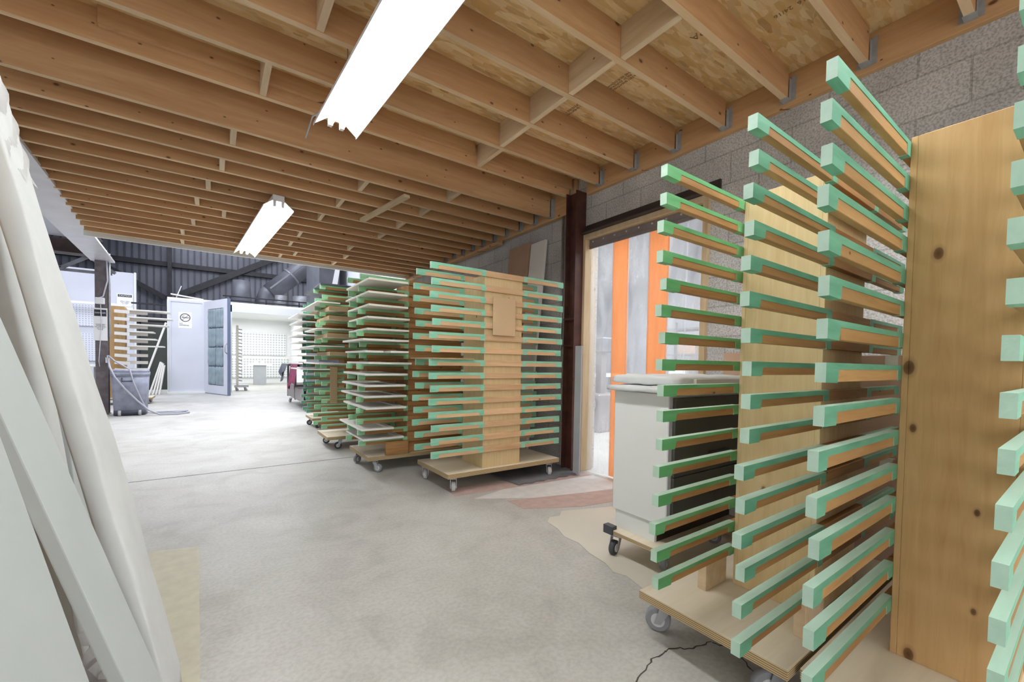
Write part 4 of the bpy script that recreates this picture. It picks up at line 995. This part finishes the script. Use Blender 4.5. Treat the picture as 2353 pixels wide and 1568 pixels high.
# plywood column and dark frame seen between the boards
lk = thing('drying_rack', 'drying rack glimpsed between the leaning boards at the photo left edge', 'rack', (-1.95, 6.9, 0), 0, 'wheeled drying racks with green taped arms')
part('column', MB().box(-.05, .12, -.1, .25, .15, 1.70, 'ply'), lk)
part('dolly_board', MB().box(-.5, .5, -.2, .35, .11, .15, 'ply_light'), lk)
for k in range(12):
    a_ = part('arm', MB().box(-.5, .1, -.12, -.1, 1.60-.125*k, 1.65-.125*k, 'white_paint'), lk)
for x, y in ((-.42, -.15), (.42, -.15), (-.42, .3), (.42, .3)): caster(lk, x, y, 'mid', 1.0)
dk = MB()
for k in range(5): dk.box(-1.66+.035*k, -1.64+.035*k, 6.3, 6.5, .05, 1.55, 'brown_steel')
dk.box(-1.68, -1.46, 6.3, 6.5, 0, .06, 'brown_steel')
tag(part('steel_bundle', dk), 'dark brown steel sections standing behind the leaning boards', 'steel section')

# ================================================================== SPRAY BOOTH
BY = 16.2
bo = MB(); W_ = 'booth_white'
bo.box(-1.17, -1.05, BY, BY+.12, 0, 2.82, W_)                      # left post
bo.box(.36, .44, BY, BY+.1, 0, 2.80, W_)
bo.box(.36, 2.95, BY, BY+.1, 2.58, 2.82, W_)                        # header
bo.box(-1.17, 2.95, BY+.1, 22.0, 2.82, 2.9, W_)                     # roof
bo.box(-1.17, -1.07, BY+.12, 22.0, 0, 2.82, W_); bo.box(2.85, 2.95, BY, 22.0, 0, 2.82, W_)
bo.box(-1.17, 2.95, 21.9, 22.0, 0, 2.82, W_)
booth = struct(part('wall_2', bo))
struct(part('trim_3', MB().box(-1.17, .40, BY-.12, BY, 0, .06, 'booth_white')))
dp = thing('booth_side_panel', 'fixed white booth panel carrying the no smoking sign', 'panel', (-.70, BY-.01, .06))
part('frame', MB().box(-.42, -.38, -.05, 0, 0, 2.76, 'white_wall').box(.38, .42, -.05, 0, 0, 2.76, 'white_wall').box(-.38, .38, -.05, 0, 2.70, 2.76, 'white_wall').box(-.38, .38, -.05, 0, 0, .06, 'white_wall'), dp)
part('sheet', MB().box(-.38, .38, -.03, -.01, .06, 2.70, 'white_wall'), dp)
ns = thing('no_smoking_sign', 'white no smoking sign with crossed cigarette on the booth panel', 'sign', (-.74, BY-.045, 2.0))
part('sheet', MB().box(-.16, .16, 0, .003, -.02, .46, 'paper_white'), ns)
rg = MB(); rg.tube([(.115*math.cos(2*PI*k/32), -.002, .30+.115*math.sin(2*PI*k/32)) for k in range(33)], .010, 'ink', 6, False)
rg.bar((-.08, -.003, .22), (.08, -.003, .38), .006, .017, 'ink', upv=(0, 1, 0)); rg.box(-.08, .09, -.005, 0, .288, .306, 'ink'); rg.tube([(-.08, -.003, .32), (-.05, -.003, .345), (-.02, -.003, .355)], .006, 'ink', 6)
part('prohibition_mark', rg, ns)
text_part('NO\nSMOKING', .052, (-.14, -.004, .09), (PI/2, 0, 0), 'ink', ns, align='LEFT')
# hinged leaf with filter pads
ang = math.atan2(14.67-16.2, .334+.274)
lf = thing('booth_door_leaf', 'open white booth door leaf with quilted blue-grey filter pads', 'door', (-.262, BY-.02, .02), ang)
LW = 1.62
fr = MB(); fr.box(0, .3, -.03, .03, 0, 2.8, 'white_wall').box(LW-.3, LW-.05, -.03, .03, 0, 2.8, 'white_wall').box(.3, LW-.3, -.03, .03, 2.55, 2.8, 'white_wall').box(.3, LW-.3, -.03, .03, 0, .25, 'white_wall')
fr.box(LW-.05, LW, -.035, .035, 0, 2.8, 'blue_frame'); fr.box(0, LW, -.034, .034, -.015, .0, 'blue_frame')
part('frame', fr, lf)
part('backing', MB().box(.3, LW-.3, .0, .02, .25, 2.55, 'blue_frame'), lf)
pw = (LW-.6)/2; ph_ = 2.3/4
for i in range(2):
    for j in range(4):
        part('filter_pad', pillow_box(.3+pw*i+.022, .3+pw*(i+1)-.022, -.05, .0, .25+ph_*j+.012, .25+ph_*(j+1)-.016, 'pad', i*4+j, .012, rnd=.03), lf)
part('handle', MB().tube([(LW-.06, -.04, 1.2), (LW-.06, -.09, 1.25), (LW-.06, -.09, 1.45), (LW-.06, -.04, 1.5)], .012, 'zinc'), lf)
for z in (.35, 2.45): part('hinge', MB().tube([(0, -.03, z-.06), (0, -.03, z+.06)], .02, 'zinc'), lf)
# back wall filters
for (x0, x1, z0, z1, lab) in ((.55, 2.66, 1.25, 2.25, 'upper'), (.45, 2.75, .25, 1.1, 'lower')):
    tag(part('filter_panel', MB().box(x0, x1, 21.84, 21.895, z0, z1, 'filter_grid')), '%s white filter grid on the back wall of the bright booth' % lab, 'filter', 'filter grids in the booth')
pd = thing('pedestal', 'small white pedestal with overhanging top inside the bright booth', 'pedestal', (1.52, 20.4, 0))
part('body', MB().box(-.22, .22, -.2, .2, 0, .82, 'grey_board'), pd); part('top', MB().box(-.42, .42, -.25, .25, .82, .86, 'white_paint'), pd)
for i, x in enumerate((1.36, 1.64)): tag(part('small_tin', MB().tube([(x, 20.35, .862), (x, 20.35, 1.0)], .05, 'white_paint', 14)), '%s small white tin standing on the booth pedestal' % ('left', 'right')[i], 'tin', 'tins on the booth pedestal')
# edge-on rack just inside the booth
er = thing('drying_rack', 'narrow rack seen edge-on just inside the booth beside the open leaf', 'rack', (.62, 16.9, 0), 0, 'wheeled drying racks with green taped arms')
part('post', MB().box(-.05, .02, -.05, .05, .2, 2.2, 'kraft'), er)
for k in range(16): part('arm', MB().bar((.02, 0, .35+.115*k), (.12, -.05, .33+.115*k), .02, .03, 'rail_metal'), er)
part('base', MB().box(-.1, .3, -.2, .2, .12, .2, 'zinc'), er)
for x, y in ((-.05, -.15), (.2, -.15), (-.05, .15), (.2, .15)): caster(er, x, y, 'mid', .4)
# booth roof: rail, cone, ducts
rr = thing('roof_rail', 'dark double guard rail along the booth roof edge', 'rail', (0, BY+.15, 2.9))
for z in (.06, .19): part('rail', MB().tube([(.2, 0, z), (2.9, 0, z)], .02, 'dark_steel', 8), rr)
for k in range(3): part('post', MB().tube([(.4+k, 0, 0), (.4+k, 0, .19)], .02, 'dark_steel', 8), rr)
tag(part('exhaust_cone', MB().tube([(.78, 18.2, 2.9), (.78, 18.2, 3.9)], [.34, .27], 'duct', 28)), 'grey tapered exhaust stack on the booth roof, leftmost', 'stack')
dk_ = thing('round_duct', 'long sloped galvanised duct rising from the booth roof', 'duct', (0, 18.6, 0))
part('elbow', MB().tube([(1.55, 0, 2.93), (1.52, 0, 3.25), (1.62, 0, 3.55), (1.8, 0, 3.75)], .3, 'duct', 28), dk_)
part('run', MB().tube([(1.72, 0, 3.62), (3.9, 0, 5.7)], .34, 'duct', 28), dk_)
part('band', MB().tube([(2.42, 0, 4.30), (2.47, 0, 4.35)], .355, 'duct_bright', 28), dk_)
part('seam', MB().bar((1.7, -.33, 3.75), (3.8, -.33, 5.75), .02, .06, 'duct_bright'), dk_)
for i, (x, r_, h_) in enumerate(((1.95, .2, .48), (2.66, .34, .5))):
    tag(part('vent_stack', MB().tube([(x, 17.3, 2.9), (x, 17.3, 2.9+h_)], r_, 'duct_bright', 28)), '%s bright round vent on the booth roof' % ('narrow', 'wide')[i], 'vent')
# opening left of the booth with leaning frames
struct(part('trim_4', MB().box(-1.95, -1.17, BY-.06, BY, 0, .12, 'white_panel').box(-1.97, -1.2, BY, BY+.1, 2.62, 2.66, 'dark_steel')))
tag(part('dark_gap_block', MB().box(-1.9, -1.2, 17.6, 18.2, 0, 2.2, 'black_panel')), 'tall dark block added in the gap beside the booth for its dim interior', 'cabinet')  # added dark block standing in for the dim space beyond the gap
def fr_lean(x, w_, hgt, tan, i, m='white_paint'):
    b = MB(); y = BY-.2-.0*i
    a = Vector((x, y, .005)); c_ = Vector((x+tan*hgt, y, hgt)); 
    for yy in (0, w_): b.bar(a+Vector((0, yy-.2, 0)), c_+Vector((0, yy-.2, 0)), .04, .03, m)
    for t_ in (.02, .98): p = a.lerp(c_, t_); b.bar(p+Vector((0, -.2, 0)), p+Vector((0, w_-.2, 0)), .03, .04, m)
    return tag(part('drying_screen', b), 'thin white frame leaning on the booth post, %s of five' % ['tallest', 'second', 'third', 'fourth', 'rightmost'][i], 'frame', 'white frames leaning on the booth')
fr_lean(-1.78, .2, 2.1, .29, 0); fr_lean(-1.55, .2, .95, .27, 1); fr_lean(-1.47, .2, .93, .22, 2); fr_lean(-1.40, .2, .9, .18, 3); fr_lean(-1.33, .2, .85, .14, 4)
tag(part('loose_strip', MB().bar((-.98, 16.6, 2.92), (-.85, 16.6, 3.3), .04, .02, 'white_paint')), 'short white strip standing on the booth roof', 'strip')
tag(part('loose_strip', MB().bar((-1.1, 16.5, 3.02), (-.3, 16.5, 2.92), .12, .03, 'white_paint')), 'white trim piece lying on the booth roof corner', 'strip')

# cart with blankets behind the racks
ct = thing('utility_cart', 'grey utility cart beyond the racks, maroon blanket over its top', 'cart', (1.9, 10.6, 0))
part('top_tray', MB().box(-.42, .42, -1.0, 1.5, .93, .97, 'black_sheet'), ct)
part('lower_box', MB().box(-.40, .42, -1.0, .2, .18, .46, 'rail_metal'), ct, bevel=.01)
part('lower_box', MB().box(-.40, .42, .3, 1.4, .18, .5, 'rail_metal'), ct, bevel=.01)
for x, y in ((-.38, -.98), (.38, -.98), (-.38, 1.45), (.38, 1.45), (-.38, .25)): part('post', MB().box(x-.02, x+.02, y-.02, y+.02, .16, .93, 'truss'), ct)
for x, y in ((-.33, -.9), (.33, -.9), (-.33, 1.35), (.33, 1.35)): caster(ct, x, y, 'mid', 2.0)
def drape_side(x, y0, y1, zt, zb, m, seed, top=.3):
    R = random.Random(seed); p = R.uniform(0, 6); b = MB()
    b.grid(lambda u, v: (x-.02-.06*v+.025*math.sin(u*17+p)*v, y0+(y1-y0)*u+.05*v*math.sin(p+u*4), zt-(zt-zb*(1+.2*math.sin(u*6+p)))*v), 24, 12, m)
    b.grid(lambda u, v: (x-.02+top*v, y0+(y1-y0)*u, zt+.004*math.sin(u*20+v*9)), 24, 4, m)
    return b
tag(part('moving_blanket', drape_side(1.46, 10.0, 11.0, .985, .5, 'maroon', 2)), 'maroon moving blanket draped over the side of the grey cart', 'blanket')
tag(part('dark_sheet', drape_side(1.40, 11.1, 12.1, .985, .68, 'black_sheet', 4)), 'dark grey sheet folded over the far end of the grey cart', 'sheet')
hb = MB().box(2.4, 3.05, 12.0, 12.5, 2.0, 4.4, 'duct')
tag(part('wall_duct', MB().box(2.35, 2.88, 12.6, 14.6, 0, 4.6, 'duct')), 'tall dark grey metal housing against the right wall beyond the racks', 'housing')
tag(part('banner', MB().hexa([(2.66, 12.57, 3.1), (2.80, 12.57, 3.1), (2.80, 12.597, 3.1), (2.66, 12.597, 3.1), (2.76, 12.57, 3.66), (2.88, 12.57, 3.66), (2.88, 12.597, 3.66), (2.76, 12.597, 3.66)], 'paper_white')), 'narrow white banner strip on the dark metal housing', 'banner')
